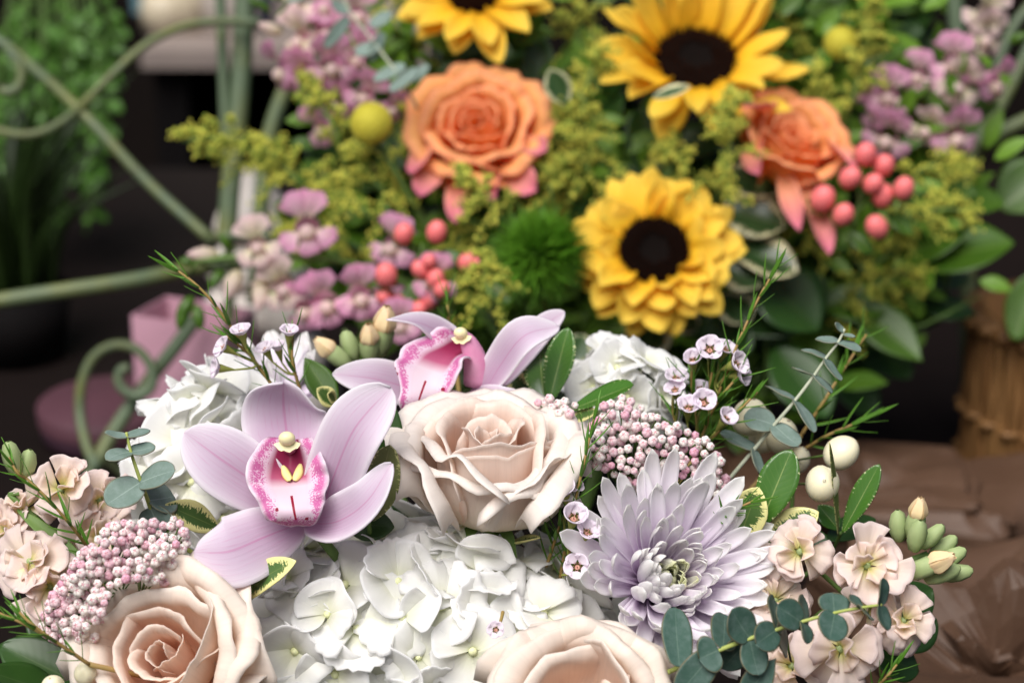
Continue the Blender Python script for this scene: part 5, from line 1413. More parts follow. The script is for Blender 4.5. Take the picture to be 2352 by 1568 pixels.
snapdragon("pink snapdragon spike in the shade at the right metal post", 1.50, [(1960, 440, .04), (2060, 270, .01), (2140, 200, .0), (2230, 120, .0), (2290, 20, 0)],
           [(2040, 215, -.008, (.0, .3, 1), 1.5, 0), (2040, 310, -.008, (-.2, -.2, 1), 1.6, 1), (2010, 250, .0, (-.7, .1, .7), 1.3, 0), (2130, 290, -.006, (-.1, -.2, .9), 1.3, 2), (2195, 305, -.01, (.3, -.1, .9), 1.6, 0), (2190, 140, -.008, (-.2, .3, .9), 1.5, 0), (2205, 190, -.01, (.0, .0, 1), 1.5, 2), (2285, 185, .0, (.7, -.1, .7), 1.4, 0), (2110, 170, .004, (-.4, .4, .8), 1.3, 1), (2262, 80, .0, (.4, .0, .9), 1.5, 2), (2265, 30, .0, (.2, .3, .9), 1.5, 2),
            (2300, -5, 0, (.5, .7, .3), 1.4, 4), (2335, 90, 0, (.8, .3, .3), 1.8, 4), (2240, 205, 0, (.2, -.6, .6), 1.4, 4), (2150, 240, -.004, (.3, -.5, .6), 1.3, 4)], 7)
snapdragon("snapdragon spike low behind the forward facing orchid", 1.34, [(900, 880, .05), (830, 800, .01), (790, 760, .0)], [(1000, 640, .02, (0, .3, 1), 1.3, 1), (920, 740, .01, (-.2, .3, .9), 1.2, 0)], 11)

# --- hypericum berries
def _hyp():
    mb = MB(); mb.ball((0, 0, 0), 1., 16, 12, 0, (.92, .92, 1.15))
    mb.tube(arr((0, 0, 1.1), (.05, 0, 1.3)), [.06, .02], 4, mi=1)
    for k in range(5):
        a = k * 1.2566
        X, uv = sheet(arr((.2 * math.cos(a), .2 * math.sin(a), -1.05), (.7 * math.cos(a), .7 * math.sin(a), -1.0), (1.1 * math.cos(a), 1.1 * math.sin(a), -.7)), .3, np.array([0, 0, -1.]), n=5, m=3)
        mb.grid(X, 2, uv=uv)
    return mb.mesh("hypericum berry", M_HYPER, M_BROWN, M_MIDG)
HYP = _hyp()
def hypericum(label, d, stem, berries, seed):
    rs = random.Random(seed)
    b = stem[0]; base = P(b[0], b[1], d + b[2])
    root = empty("hypericum_sprig", base, label, "hypericum", "hypericum sprigs")
    c = cat_pts(arr(*[P(x, y, d + dd) - base for x, y, dd in stem]), 14)
    mb = MB(); mb.tube(c, [.0015, .001], 6)
    for (x, y, r) in berries:
        w = P(x, y, d + .004) - base
        i = int(np.argmin(((c - np.array(list(w))) ** 2).sum(1)))
        mb.tube(cat_pts(arr(Vector(c[max(0, i - 3)]), (Vector(c[i]) + w) * .5 + Vector((0, 0, -.004)), w), 6), .0008, 5)
    part("stem", mb.mesh("hypericum stem", M_STEMG), root)
    for (x, y, r) in berries:
        part("berry", HYP, root, Matrix.Translation(P(x, y, d + rs.uniform(-.008, .006)) - base) @ frame((rs.uniform(-.5, .5), rs.uniform(.2, .8), .6)) @ Matrix.Scale(r * KPX * d, 4))
    for k in range(4):
        x, y, r = berries[(k * 3 + 1) % len(berries)]
        blade(root, "leaf", (x + 10, y + 40, d + .014), (x + rs.choice((-70, 70)), y + 90, d + .01), 22, (rs.uniform(-.3, .3), .5, .8), M_MIDG, n=8, m=5)
    return root
hypericum("coral berry sprig beside the half open orange rose", 1.40, [(1960, 600, .04), (1965, 500, .01), (1985, 430, .01), (2000, 370, .01)], [(1988, 355, 28), (2030, 380, 27), (1953, 408, 27), (2005, 422, 24), (2028, 450, 28), (2076, 433, 26), (1890, 457, 31), (1937, 493, 26), (2014, 522, 28)], 3)
hypericum("coral berry sprig above the sideways orchid", 1.36, [(980, 800, .04), (965, 720, .01), (960, 640, .01), (970, 560, .01)], [(927, 537, 25), (1003, 533, 26), (887, 632, 28), (1075, 602, 25), (1102, 608, 20), (968, 618, 24), (1000, 640, 22), (985, 600, 18), (885, 682, 22), (915, 695, 20), (960, 712, 22), (985, 688, 24), (1015, 665, 20)], 5)

# --- yellow ball flowers
def craspedia(label, px, py, d, r, axis):
    root = empty("ball_flower", P(px, py, d), label, "ball flower", "yellow ball flowers", frame(axis))
    mb = MB(); mb.ball((0, 0, 0), r * .93, 20, 14)
    for i in range(420):
        z = 1 - 2 * (i + .5) / 420; s_ = math.sqrt(1 - z * z); a = i * 2.39996
        n_ = np.array([s_ * math.cos(a), s_ * math.sin(a), z])
        mb.raw(n_ * r * .97 + np.array([(1, 0, 0), (-1, 0, 0), (0, 1, 0), (0, -1, 0), (0, 0, 1), (0, 0, -1)]) * r * .07, [(0, 2, 4), (2, 1, 4), (1, 3, 4), (3, 0, 4), (2, 0, 5), (1, 2, 5), (3, 1, 5), (0, 3, 5)])
    part("flower_ball", mb.mesh("craspedia ball", M_CRASP), root)
    add_stem(root, root.matrix_basis @ Vector((0, 0, -r * .9)), BACK_POT, .002, M_STEMG)
craspedia("yellow ball flower beside the full orange rose", 852, 284, 1.39, .0134, (0, .4, .9))
craspedia("yellow ball flower in the shade above the half open rose", 1932, 100, 1.5, .012, (0, .4, .9))

# --- green bristly dianthus
rs = random.Random(77)
R = frame((0, .4, .9))
root = empty("green_dianthus", P(1238, 590, 1.39), "bright green bristly ball flower left of the squarely facing sunflower", "dianthus", None, R)
mb = MB(); mb.ball((0, 0, 0), .013, 16, 10)
part("flower_ball", mb.mesh("dianthus ball", M_DIAN), root)
mb = MB()
for i in range(900):
    z = 1 - 1.7 * (i + .5) / 900; s_ = math.sqrt(1 - z * z); a = i * 2.39996
    n_ = Vector((s_ * math.cos(a), s_ * math.sin(a), z))
    p = n_ * .012; e = n_ * rs.uniform(.026, .037) + Vector((rs.uniform(-.004, .004), rs.uniform(-.004, .004), rs.uniform(-.004, .004)))
    mb.tube(arr(p, (p + e) / 2 + Vector((rs.uniform(-.001, .001),) * 3), e), [.0008, .0012, .0001], 3, cap=False)
part("bristles", mb.mesh("dianthus bristles", M_DIAN), root, kind="stuff")
add_stem(root, root.matrix_basis @ Vector((0, 0, -.022)), BACK_POT, .003, M_STEMG)

# --- big leaves and greens of the back bouquet
B = BACK_POT
sprig("cream edged leaf hanging under the squarely facing sunflower", 1.44, [(1500, 900, .03), (1490, 760, .0)], [(1500, 720, .0, 1478, 832, -.012, 56, (-.1, .5, .85), M_HOSTA, dict(ruff=.08, cup=.05)), (1540, 720, .01, 1600, 760, -.0, 40, (.1, .5, .85), M_HOSTA, dict(ruff=.08))], name="leaf_sprig", group="cream edged leaf sprigs")
sprig("cream edged leaves right of the squarely facing sunflower", 1.45, [(1640, 800, .03), (1650, 620, .0)], [(1660, 480, .0, 1805, 520, -.006, 60, (.1, .4, .9), M_HOSTA, dict(ruff=.08)), (1680, 560, .0, 1832, 625, -.012, 54, (.1, .45, .9), M_HOSTA, dict(ruff=.1)), (1660, 610, .0, 1745, 660, -.012, 46, (.1, .4, .9), M_HOSTA, dict(ruff=.1)), (1660, 680, .01, 1720, 740, .0, 50, (.1, .4, .9), M_HOSTA, dict(ruff=.1)), (1660, 400, .0, 1790, 440, .0, 46, (.1, .4, .9), M_HOSTA, {})], name="leaf_sprig", group="cream edged leaf sprigs")
sprig("small cream edged leaf touching the upward sunflower", 1.41, [(1300, 300, .04), (1290, 230, .0)], [(1300, 240, .0, 1262, 160, -.006, 32, (-.1, .3, .9), M_HOSTA, {}), (1500, 225, -.02, 1585, 200, -.03, 18, (.0, .5, .8), M_HOSTA, {}), (1310, 830, -.03, 1345, 770, -.03, 34, (.1, .3, .9), M_HOSTA, {})], name="leaf_sprig", group="cream edged leaf sprigs")
sprig("large leaves darkened for shadow below the half open orange rose", 1.47, [(1760, 900, .03), (1760, 700, .0)], [(1740, 620, .0, 1880, 760, -.006, 90, (.1, .5, .85), M_DARK, dict(pt=.8)), (1700, 760, .0, 1900, 640, .02, 90, (.1, .5, .85), M_DARK, {}), (1780, 800, .0, 1900, 960, -.02, 80, (.1, .6, .75), M_DARK, {}), (1700, 720, .0, 1640, 830, -.0, 70, (-.1, .5, .8), M_DARK, {})], name="leaf_sprig")  # dark leaf green used here to paint in the shadow
sprig("pointed green leaves hanging toward the wicker basket", 1.50, [(1900, 780, .03), (1930, 740, .0), (2090, 755, .0), (2250, 680, .02)], [(1960, 690, .0, 2118, 830, -.02, 56, (-.2, .6, .8), M_MIDG, dict(pt=1.0)), (1900, 880, .0, 2040, 880, -.02, 36, (.1, .7, .7), M_MIDG, dict(pt=1.0)), (1880, 700, .0, 2050, 700, .0, 60, (.1, .6, .8), M_MIDG, {}), (2050, 600, .03, 2230, 520, .0, 60, (.2, .6, .8), M_MIDG, {})], name="leaf_sprig")
sprig("broad light green leaf in front of the wicker basket rim", 1.52, [(2160, 700, .04), (2190, 600, .0)], [(2090, 600, .0, 2330, 560, -.02, 90, (.2, .7, .7), M_MIDG, dict(pt=.8)), (2140, 470, .02, 2310, 470, .0, 60, (.2, .7, .7), M_MIDG, {}), (2300, 480, .05, 2420, 380, .05, 70, (.1, .5, .9), M_MIDG, {}), (2330, 780, .0, 2390, 620, .0, 50, (-.2, .4, .9), M_MIDG, {})], name="leaf_sprig")
sprig("round grey green leaf between the orange rose and upward sunflower", 1.50, [(1240, 360, .03), (1240, 260, .0)], [(1240, 260, .0, 1236, 80, .0, 40, (0, .3, 1), M_DARK, dict(pb=.5, pt=.45)), (1500, 400, .0, 1470, 250, .0, 50, (0, .3, 1), M_DARK, dict(pb=.5, pt=.45)), (1460, 500, .0, 1420, 380, .0, 50, (0, .3, 1), M_DARK, dict(pb=.5, pt=.45))], name="leaf_sprig")
eucalyptus("grey eucalyptus sprig hanging by the pink snapdragon", [(960, 250, .02), (920, 180, .0), (860, 100, .0), (800, 20, .0), (780, -40, 0)], 1.40,
           [(870, 105, 0, 815, 122, 0, 20, (.3, .6, .8)), (880, 75, .0, 850, 140, 0, 14, (.5, .3, .8)), (800, 40, 0, 745, 110, -.004, 16, (.6, .3, .7)), (800, 30, 0, 760, 5, -.004, 16, (.3, .5, .8)), (930, 150, 0, 858, 185, -.004, 17, (.4, .6, .6)), (960, 160, 0, 895, 210, -.004, 16, (.4, .6, .6)), (850, 60, 0, 900, 30, 0, 18, (0, .5, .9)), (940, 190, 0, 985, 150, 0, 14, (0, .5, .9)), (700, -5, 0, 660, 5, 0, 10, (.2, .6, .8))], M_EUC)

sprig("big overlapping green leaves between the back bouquet and the wicker basket", 1.58, [(1960, 860, .02), (2000, 720, .0), (2080, 600, .0)], [(2000, 740, .0, 2200, 690, -.01, 70, (.1, .6, .8), M_DARK, {}), (2010, 700, .0, 2190, 590, .0, 66, (.1, .5, .85), M_MIDG, {}), (1960, 760, .0, 2090, 870, -.02, 70, (.1, .6, .75), M_DARK, {}), (2060, 620, .0, 2230, 640, .0, 60, (.2, .6, .8), M_DARK, {}), (1950, 700, .01, 1900, 860, .0, 66, (-.1, .5, .85), M_MIDG, {}), (1900, 800, .01, 2010, 960, .0, 60, (.1, .6, .8), M_DARK, {})], name="leaf_sprig")
sprig("big dark leaves under the squarely facing sunflower", 1.56, [(1480, 960, .02), (1500, 820, .0)], [(1490, 860, .0, 1380, 760, .0, 70, (-.1, .4, .9), M_DARK, {}), (1500, 850, .0, 1620, 880, .0, 70, (.1, .5, .85), M_DARK, {}), (1560, 820, .0, 1700, 780, .0, 70, (.1, .5, .85), M_MIDG, {}), (1400, 860, .0, 1310, 700, .0, 60, (-.1, .4, .9), M_DARK, {}), (1650, 860, .0, 1780, 900, .0, 64, (.1, .5, .85), M_DARK, {})], name="leaf_sprig")

# shaded filler foliage that fills the heart of the back bouquet, one leafy branch after another
rs = random.Random(99)
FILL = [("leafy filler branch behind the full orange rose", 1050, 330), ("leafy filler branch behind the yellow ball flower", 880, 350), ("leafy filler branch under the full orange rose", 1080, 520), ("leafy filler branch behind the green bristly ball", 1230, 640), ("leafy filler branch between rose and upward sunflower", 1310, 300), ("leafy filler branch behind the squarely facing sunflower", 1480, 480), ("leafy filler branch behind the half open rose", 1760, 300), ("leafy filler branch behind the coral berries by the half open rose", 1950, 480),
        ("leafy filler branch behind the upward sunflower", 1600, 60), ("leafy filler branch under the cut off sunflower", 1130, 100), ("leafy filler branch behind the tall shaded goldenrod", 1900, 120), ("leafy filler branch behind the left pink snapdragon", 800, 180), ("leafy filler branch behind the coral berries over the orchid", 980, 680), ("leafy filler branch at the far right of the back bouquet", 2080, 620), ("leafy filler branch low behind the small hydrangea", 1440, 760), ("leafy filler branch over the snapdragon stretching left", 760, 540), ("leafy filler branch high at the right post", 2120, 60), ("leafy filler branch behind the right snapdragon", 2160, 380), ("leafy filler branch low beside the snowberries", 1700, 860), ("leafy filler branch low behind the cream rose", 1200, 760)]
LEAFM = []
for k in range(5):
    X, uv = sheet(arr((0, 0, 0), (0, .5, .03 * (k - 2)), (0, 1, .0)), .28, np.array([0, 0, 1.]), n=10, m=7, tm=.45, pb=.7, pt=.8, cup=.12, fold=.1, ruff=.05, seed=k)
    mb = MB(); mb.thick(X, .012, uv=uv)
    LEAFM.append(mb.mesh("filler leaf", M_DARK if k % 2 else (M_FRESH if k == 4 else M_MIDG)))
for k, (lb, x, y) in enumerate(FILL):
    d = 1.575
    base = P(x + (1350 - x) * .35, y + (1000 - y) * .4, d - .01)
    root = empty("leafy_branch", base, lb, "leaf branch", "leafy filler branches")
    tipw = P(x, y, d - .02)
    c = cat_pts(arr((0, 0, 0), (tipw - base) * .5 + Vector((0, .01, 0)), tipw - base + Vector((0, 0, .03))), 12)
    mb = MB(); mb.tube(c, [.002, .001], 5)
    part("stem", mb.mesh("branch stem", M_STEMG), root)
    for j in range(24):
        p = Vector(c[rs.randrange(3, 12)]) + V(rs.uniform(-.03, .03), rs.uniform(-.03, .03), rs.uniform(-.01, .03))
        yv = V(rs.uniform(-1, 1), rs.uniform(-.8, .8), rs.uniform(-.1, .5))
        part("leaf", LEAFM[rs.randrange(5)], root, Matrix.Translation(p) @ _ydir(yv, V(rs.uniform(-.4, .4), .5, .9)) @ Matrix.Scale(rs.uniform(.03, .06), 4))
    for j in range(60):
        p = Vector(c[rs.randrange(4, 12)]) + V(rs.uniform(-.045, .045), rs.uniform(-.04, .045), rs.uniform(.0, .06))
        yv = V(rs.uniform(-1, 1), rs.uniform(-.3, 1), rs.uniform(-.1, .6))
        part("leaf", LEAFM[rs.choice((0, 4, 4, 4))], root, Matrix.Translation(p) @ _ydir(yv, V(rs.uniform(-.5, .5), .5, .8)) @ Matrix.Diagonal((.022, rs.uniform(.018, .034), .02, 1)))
# ------------------------------------------------------------------ table, wall and the things around the bouquets
TZ = .60
mb = MB(); mb.box((-1.4, .5, TZ - .04), (1.4, 2.35, TZ)); structure("tabletop", mb.mesh("tabletop", M_WOOD, smooth=False))
mb = MB(); mb.box((-3.5, 3.3, -.6), (3.5, 3.36, 2.6)); structure("wall", mb.mesh("wall", M_WALL, smooth=False))

def tube_path(pts, d, r, n=30):
    return cat_pts(arr(*[P(x, y, d + dd) for x, y, dd in pts]), n), r

# --- green metal plant stand with scrolls
b0 = P(560, 900, 1.62)
root = empty("plant_stand", b0, "green painted metal plant stand with scrolled bars round the back bouquet", "plant stand")
def bar(name, pts, d, r, n=30, seg=10):
    w = cat_pts(arr(*[P(x, y, d + dd) - b0 for x, y, dd in pts]), n)
    mb = MB(); mb.tube(w, r, seg)
    part(name, mb.mesh(name, M_METAL), root)
bar("diagonal_bar", [(-420, -260, .08), (-60, 50, .05), (30, 118, .04), (180, 250, .0), (340, 420, -.01), (490, 555, -.02)], 1.62, .0042)
bar("scroll", [(-260, 120, 0), (-150, 220, 0), (-40, 285, 0), (30, 308, 0), (90, 305, 0), (150, 275, -.002), (200, 230, -.006), (270, 160, -.006), (340, 100, 0), (420, 62, .01), (500, 50, .015), (600, 52, .02)], 1.62, .0034, 50)
bar("post", [(505, -40, 0), (512, 150, 0), (518, 300, 0), (525, 490, 0), (530, 900, 0)], 1.66, .0042)
bar("post", [(562, -40, 0), (560, 60, 0), (548, 250, 0), (530, 420, 0), (520, 560, 0)], 1.66, .0078)
bar("post", [(690, 150, 0), (650, 220, 0), (615, 330, 0), (600, 470, 0), (585, 700, 0)], 1.66, .0062)
bar("hoop", [(-520, 770, .03), (-80, 706, .0), (0, 690, 0), (150, 667, .0), (300, 645, .01), (420, 622, .03), (560, 600, .07)], 1.56, .0058)
bar("crossbar", [(470, 545, 0), (560, 540, 0), (620, 545, 0)], 1.62, .0034)
bar("foot_bar", [(190, 1130, -.04), (250, 1010, -.02), (330, 890, 0), (400, 800, .0), (455, 725, .0)], 1.62, .0056)
sp = []
for k in range(46):
    t = k / 45.
    a = -2.05 - t * 9.4
    rr = 150 * (1 - t) ** .9 + 20
    sp.append((322 - 30 * (1 - t) + rr * .72 * math.cos(a) * (1.0), 885 + 40 * (1 - t) - rr * math.sin(a) * (1.0 if t > .25 else 1.0), .0))
bar("scroll", [(222, 1075, -.02), (198, 1020, -.01), (184, 950, 0), (188, 880, 0), (215, 820, 0), (262, 793, 0), (310, 800, 0), (345, 838, 0), (350, 885, 0), (322, 908, 0), (290, 900, 0), (272, 875, 0), (278, 850, 0), (296, 845, 0)], 1.60, .0038, 70)
bar("scroll", [(0, 205, 0), (18, 212, 0), (42, 200, 0), (50, 170, 0), (40, 140, 0), (20, 120, .0)], 1.60, .0040, 30)
bar("foot_bar", [(250, 1060, .0), (300, 1100, .0), (360, 1140, .0)], 1.62, .0030)
bar("post", [(2190, -40, 0), (2200, 100, 0), (2212, 220, 0), (2220, 340, .0), (2225, 900, 0)], 1.66, .0066)
bar("post", [(2370, 100, 0), (2320, 200, 0), (2270, 290, 0), (2225, 350, .0)], 1.66, .0050)
bar("scroll", [(2400, -20, 0), (2330, 60, 0), (2285, 170, 0), (2250, 300, .0), (2226, 380, 0)], 1.66, .0042)
bar("hoop", [(2380, 265, 0), (2310, 300, .0), (2240, 350, .02), (2190, 400, .06)], 1.66, .0055)

# --- white ceramic tree
c0 = P(600, 790, 1.76); c0.z = TZ
root = empty("ceramic_tree", c0, "white ceramic tree ornament with flaring tiers behind the green metal posts", "ornament")
H = (P(520, 375, 1.72) - c0).z
for k in range(5):
    z1 = H * (1 - k / 5.2); z0 = H * (1 - (k + 1.25) / 5.2)
    rt, rb_ = .006 + k * .008, .034 + k * .007
    mb = MB()
    mb.lathe([(rt, z1), (rt * .6 + rb_ * .4, z1 * .6 + z0 * .4), (rb_ * .88, z0 + .012), (rb_, z0), (rb_ * .93, z0 - .006), (rt * .8, z0 + .01)], 28, 0, lambda a, t: 1 + .07 * np.cos(a * 9 + k) * t)
    part("tier", mb.mesh("ceramic tier", M_WHITEC), root)
mb = MB(); mb.tube(arr((0, 0, 0), (0, 0, H * .9)), [.03, .008], 12); part("trunk", mb.mesh("ceramic trunk", M_WHITEC), root)

# --- glass jar with water that holds the back bouquet
g0 = Vector((BACK_POT.x, BACK_POT.y + .02, TZ))
root = empty("glass_vase", g0, "clear glass vase under the back bouquet", "vase")
mb = MB(); mb.lathe([(.0005, .001), (.05, .001), (.055, .01), (.056, .09), (.06, .14), (.056, .14), (.052, .09), (.051, .012), (.0005, .008)], 28)
part("glass", mb.mesh("glass vase", M_GLASS), root)
f0 = Vector((FRONT_POT.x, FRONT_POT.y, TZ))
root = empty("bouquet_pot", f0, "low white pot hidden under the front bouquet", "pot")
zt = FRONT_POT.z - TZ
mb = MB(); mb.lathe([(.0005, .001), (.05, .001), (.06, .01), (.075, zt - .01), (.078, zt + .01), (.073, zt + .01), (.07, zt - .02), (.0005, zt - .03)], 32)
part("pot_body", mb.mesh("pot body", M_WHITEC), root)

# --- pink boxes
c = P(455, 930, 1.70); c.z = TZ + .001
root = empty("gift_bag", c, "open topped pink paper bag standing behind the green metal foot", "gift bag", None, Matrix.Rotation(math.radians(-24), 4, 'Z'))
w, dp, hb = .080, .05, (P(455, 690, 1.70) - c).z
for nm, lo, hi in [("front_panel", (-w / 2, -dp / 2, 0), (w / 2, -dp / 2 + .001, hb)), ("back_panel", (-w / 2, dp / 2 - .001, 0), (w / 2, dp / 2, hb)), ("side_panel", (-w / 2, -dp / 2 + .0012, 0), (-w / 2 + .001, dp / 2 - .0012, hb)), ("side_panel", (w / 2 - .001, -dp / 2 + .0012, 0), (w / 2, dp / 2 - .0012, hb)), ("bottom_panel", (-w / 2 + .0012, -dp / 2 + .0012, 0), (w / 2 - .0012, dp / 2 - .0012, .001))]:
    mb = MB(); mb.box(lo, hi); part(nm, mb.mesh(nm, M_PINK, smooth=False), root)
root = empty("round_box", Vector((P(265, 1000, 1.70).x, P(265, 1000, 1.70).y, TZ + .001)), "round mauve box with dusky lid left of the pink box", "box")
mb = MB(); mb.lathe([(.0005, 0), (.056, 0), (.057, .02), (.0005, .021)], 40); part("box_body", mb.mesh("round box", M_MAUVE), root)
mb = MB(); mb.lathe([(.0585, .014), (.059, .026), (.057, .028), (.0005, .0285)], 40); part("lid", mb.mesh("round lid", M_MAUVEL), root)

# --- shelf unit with its dark hollow
sd_ = 2.65
A = P(330, 150, sd_); Bq = P(1000, 150, sd_)
zs = A.z
root = empty("shelf_unit", Vector((A.x, A.y, 0)), "dark cabinet with a pale top board behind the metal stand", "shelf")
wd = Bq.x - A.x
mb = MB(); mb.box((0, -.02, zs), (wd, .5, zs + .022)); part("top_board", mb.mesh("shelf top", M_SHELF, smooth=False), root)
for x in (0.01, wd - .05):
    mb = MB(); mb.box((x, 0.01, -.4), (x + .04, .48, zs - .002)); part("side_panel", mb.mesh("shelf side", M_BLACK, smooth=False), root)
mb = MB(); mb.box((.05, .44, -.4), (wd - .05, .47, zs - .002)); part("back_panel", mb.mesh("shelf back", M_BLACK, smooth=False), root)
mb = MB(); mb.box((.05, .02, zs - .55), (wd - .05, .43, zs - .52)); part("inner_board", mb.mesh("shelf inner", M_BLACK, smooth=False), root)
# objects on the shelf
def at_shelf(px, dy=.15):
    return Vector((P(px, 150, sd_).x * (1 + .05), A.y + dy, zs + .0225))
c = at_shelf(425, .2)
root = empty("teal_panel", c, "teal card panel standing on the pale shelf", "card")
mb = MB(); mb.box((-.075, 0, 0), (.075, .012, .3)); part("panel", mb.mesh("teal panel", M_TEAL, smooth=False), root)
for k, (px, h, r_, lb, mt, nm) in enumerate([(395, .055, .030, "small cream jar on the pale shelf's left end", M_CREAM, "jar"), (445, .075, .024, "taller cream bottle on the pale shelf", M_CREAM, "bottle"), (600, .06, .02, "navy jar on the pale shelf behind the thick post", M_NAVY, "jar"), (545, .16, .04, "pale jar on the shelf between the two posts", M_WHITEC, "jar")]):
    c = at_shelf(px, .1)
    root = empty(nm, c, lb, nm)
    mb = MB(); mb.lathe([(.0005, 0), (r_, 0), (r_ * 1.05, h * .5), (r_ * .9, h * .8), (r_ * .5, h * .88)], 20); part("body", mb.mesh("jar body", mt), root)
    mb = MB(); mb.lathe([(r_ * .55, h * .87), (r_ * .58, h), (.0005, h * 1.01)], 16); part("lid", mb.mesh("jar lid", mt), root)

# --- trailing plant hanging on the left
rs = random.Random(41)
top = P(110, -160, 2.05)
root = empty("trailing_plant", top, "trailing green vine hanging down at the left behind the stand", "plant")
VL = []
for k in range(4):
    X, uv = sheet(arr((0, 0, 0), (0, .5, .08 * (k - 1)), (0, 1, -.05)), .33, np.array([0, 0, 1.]), n=8, m=5, tm=.5, pb=.6, pt=.6, cup=.15, fold=.1)
    mb = MB(); mb.thick(X, .02, uv=uv)
    VL.append(mb.mesh("vine leaf", M_VINE if k != 7 else M_VINEG))
STR = [(10, 500), (50, 380), (80, 540), (100, 565), (130, 440), (165, 400), (205, 515), (225, 330), (60, 250), (180, 250), (240, 200), (15, 330), (120, 300), (150, 520), (210, 420), (35, 450)]
for k, (x, yb) in enumerate(STR):
    dd = rs.uniform(-.06, .08)
    pts = [(110 + (x - 110) * .6, -160, dd), (x + rs.uniform(-20, 20), yb * .3, dd - .01), (x + rs.uniform(-20, 20), yb * .7, dd), (x, yb, dd)]
    c = cat_pts(arr(*[P(a, b, 2.05 + e) - top for a, b, e in pts]), 30)
    mb = MB(); mb.tube(c, .0012, 4); st = part("strand", mb.mesh("vine strand", M_STEMG), root)
    for j in range(26):
        t = .2 + .8 * (j + .5) / 26 if j < 25 else 1.0
        p = Vector([np.interp(t, np.linspace(0, 1, 30), c[:, a]) for a in range(3)])
        an = rs.uniform(0, 6.28)
        yv = V(math.cos(an), -.55, math.sin(an) * .6)
        part("leaf", VL[rs.randrange(4)], st, Matrix.Translation(p) @ _ydir(yv, V(rs.uniform(-.4, .4), .7, .7)) @ Matrix.Scale(rs.uniform(.011, .021), 4))
# --- grassy plant in the dark under it
g1 = Vector((P(60, 1050, 1.9).x, P(60, 1050, 1.9).y, TZ))
root = empty("grass_plant", g1, "dark grassy pot plant at the left edge behind the mauve box", "plant")
mb = MB(); mb.lathe([(.0005, .001), (.04, .001), (.05, .06), (.046, .06), (.044, .05), (.0005, .048)], 24); part("pot", mb.mesh("grass pot", M_BLACK), root)
for k in range(46):
    a = rs.uniform(0, 6.28); r_ = rs.uniform(0, .035); h = rs.uniform(.10, .21)
    lean = Vector((math.cos(a) * rs.uniform(.02, .12), math.sin(a) * rs.uniform(.02, .1), 0))
    p = Vector((math.cos(a) * r_, math.sin(a) * r_, .05))
    X, uv = sheet(arr(p, p + lean * .3 + Vector((0, 0, h * .6)), p + lean * 1.2 + Vector((0, 0, h))), .004, np.array(list(V(rs.uniform(-1, 1), 0, 1))), n=8, m=3, tm=.3, pt=1.2)
    mb = MB(); mb.thick(X, .0006, uv=uv)
    part("blade", mb.mesh("grass blade", M_GRASS), root)

# --- wicker basket on the right
bd = 1.62
bc = P(2420, 1000, bd); bc.z = TZ
root = empty("wicker_basket", bc, "brown wicker basket of upright canes at the right edge", "basket")
Rb, Hb = .068, (P(2300, 670, bd) - bc).z
mb = MB(); mb.lathe([(.0005, .002), (Rb * .86, .002), (Rb * .9, Hb), (Rb * .82, Hb), (Rb * .8, .01), (.0005, .01)], 32); part("lining", mb.mesh("basket lining", M_WICKER), root)
caneM = []
for k in range(3):
    mb = MB(); rr_ = np.random.RandomState(k)
    z = np.linspace(0, Hb, 14)
    mb.tube(np.stack([Rb * (.94 + .03 * z / Hb) + .0012 * np.sin(z * 90 + k * 2), .0012 * np.cos(z * 70 + k), z], -1), .0036, 6)
    caneM.append(mb.mesh("cane", M_WICKER))
for k in range(58):
    part("cane", caneM[k % 3], root, Matrix.Rotation(k * 6.283 / 58, 4, 'Z'))
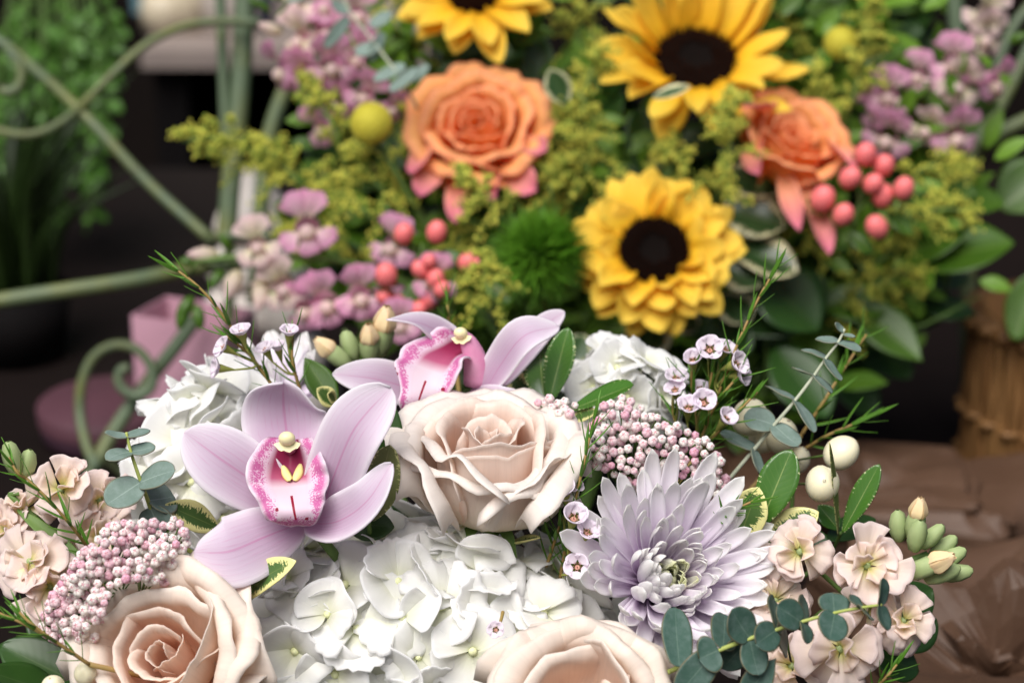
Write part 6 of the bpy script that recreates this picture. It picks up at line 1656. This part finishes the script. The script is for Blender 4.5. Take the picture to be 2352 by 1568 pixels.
for q in (0, 3, 8):
    z = .012 + (Hb - .02) * q / 8.
    an = np.linspace(0, 6.283, 140)
    wv_ = Rb * 1.0 + .0045 * np.cos(an * 23 + q * math.pi)
    mb = MB(); mb.tube(np.stack([wv_ * np.cos(an), wv_ * np.sin(an), z + .0015 * np.sin(an * 5 + q)], -1), .0028 if q < 8 else .005, 6)
    part("band", mb.mesh("basket band", M_WICKER), root)

# --- parcels wrapped in brown kraft paper
def parcel(label, c, w, dp, h, rot, seed):
    root = empty("wrapped_parcel", c, label, "parcel", "kraft wrapped parcels", Matrix.Rotation(math.radians(rot), 4, 'Z'))
    rs2 = np.random.RandomState(seed)
    def crease(X):
        o = np.zeros(X.shape[:-1])
        for k in range(14):
            n_ = nrm(rs2.randn(3)); f = rs2.uniform(8, 45)
            o = o + np.abs(((X @ n_) * f + rs2.rand()) % 1 - .5) * (.28 / f)
        return o - o.mean()
    n = 30
    t = np.linspace(-1, 1, n)
    # side wall: rounded rectangle swept up, its rim rolled over onto the top
    an = np.linspace(0, 2 * np.pi, 96, endpoint=False)
    ca, sa = np.cos(an), np.sin(an)
    e = .22
    rx = np.sign(ca) * np.abs(ca) ** e; ry = np.sign(sa) * np.abs(sa) ** e
    zz = np.concatenate([np.linspace(0, h - .006, 22), h - .006 + .006 * np.sin(np.linspace(.2, 1.57, 6))])
    ins = np.concatenate([np.zeros(22), .006 * (1 - np.cos(np.linspace(.2, 1.57, 6)))])
    X = np.stack([(w / 2 - ins)[:, None] * rx, (dp / 2 - ins)[:, None] * ry, zz[:, None] * np.ones(96)], -1)
    sc = np.linspace(1, .0005, 18)[1:]
    T = np.stack([np.stack([(w / 2 - .006) * rx * q, (dp / 2 - .006) * ry * q, np.full(96, h)], -1) for q in sc])
    X = np.concatenate([X, T], 0)
    d_ = crease(X)
    X = X + nrm(X - np.array([0, 0, h * .5])) * (d_ * 1.7)[..., None]
    X[..., 2] = np.maximum(X[..., 2], 0)
    mb = MB(); mb.grid(X, wrap=True)
    part("paper_wrap", mb.mesh("parcel paper", M_KRAFT, smooth=False), root)
c = P(1985, 1090, 1.50); c.z = TZ + .001
parcel("brown kraft wrapped parcel lying behind the snowberries by the basket foot", c, .22, .12, .05, -8, 3)
c = P(2310, 1380, 1.22); c.z = TZ + .001
parcel("brown kraft wrapped parcel beside the right stock flowers", c, .17, .19, .082, 6, 9)
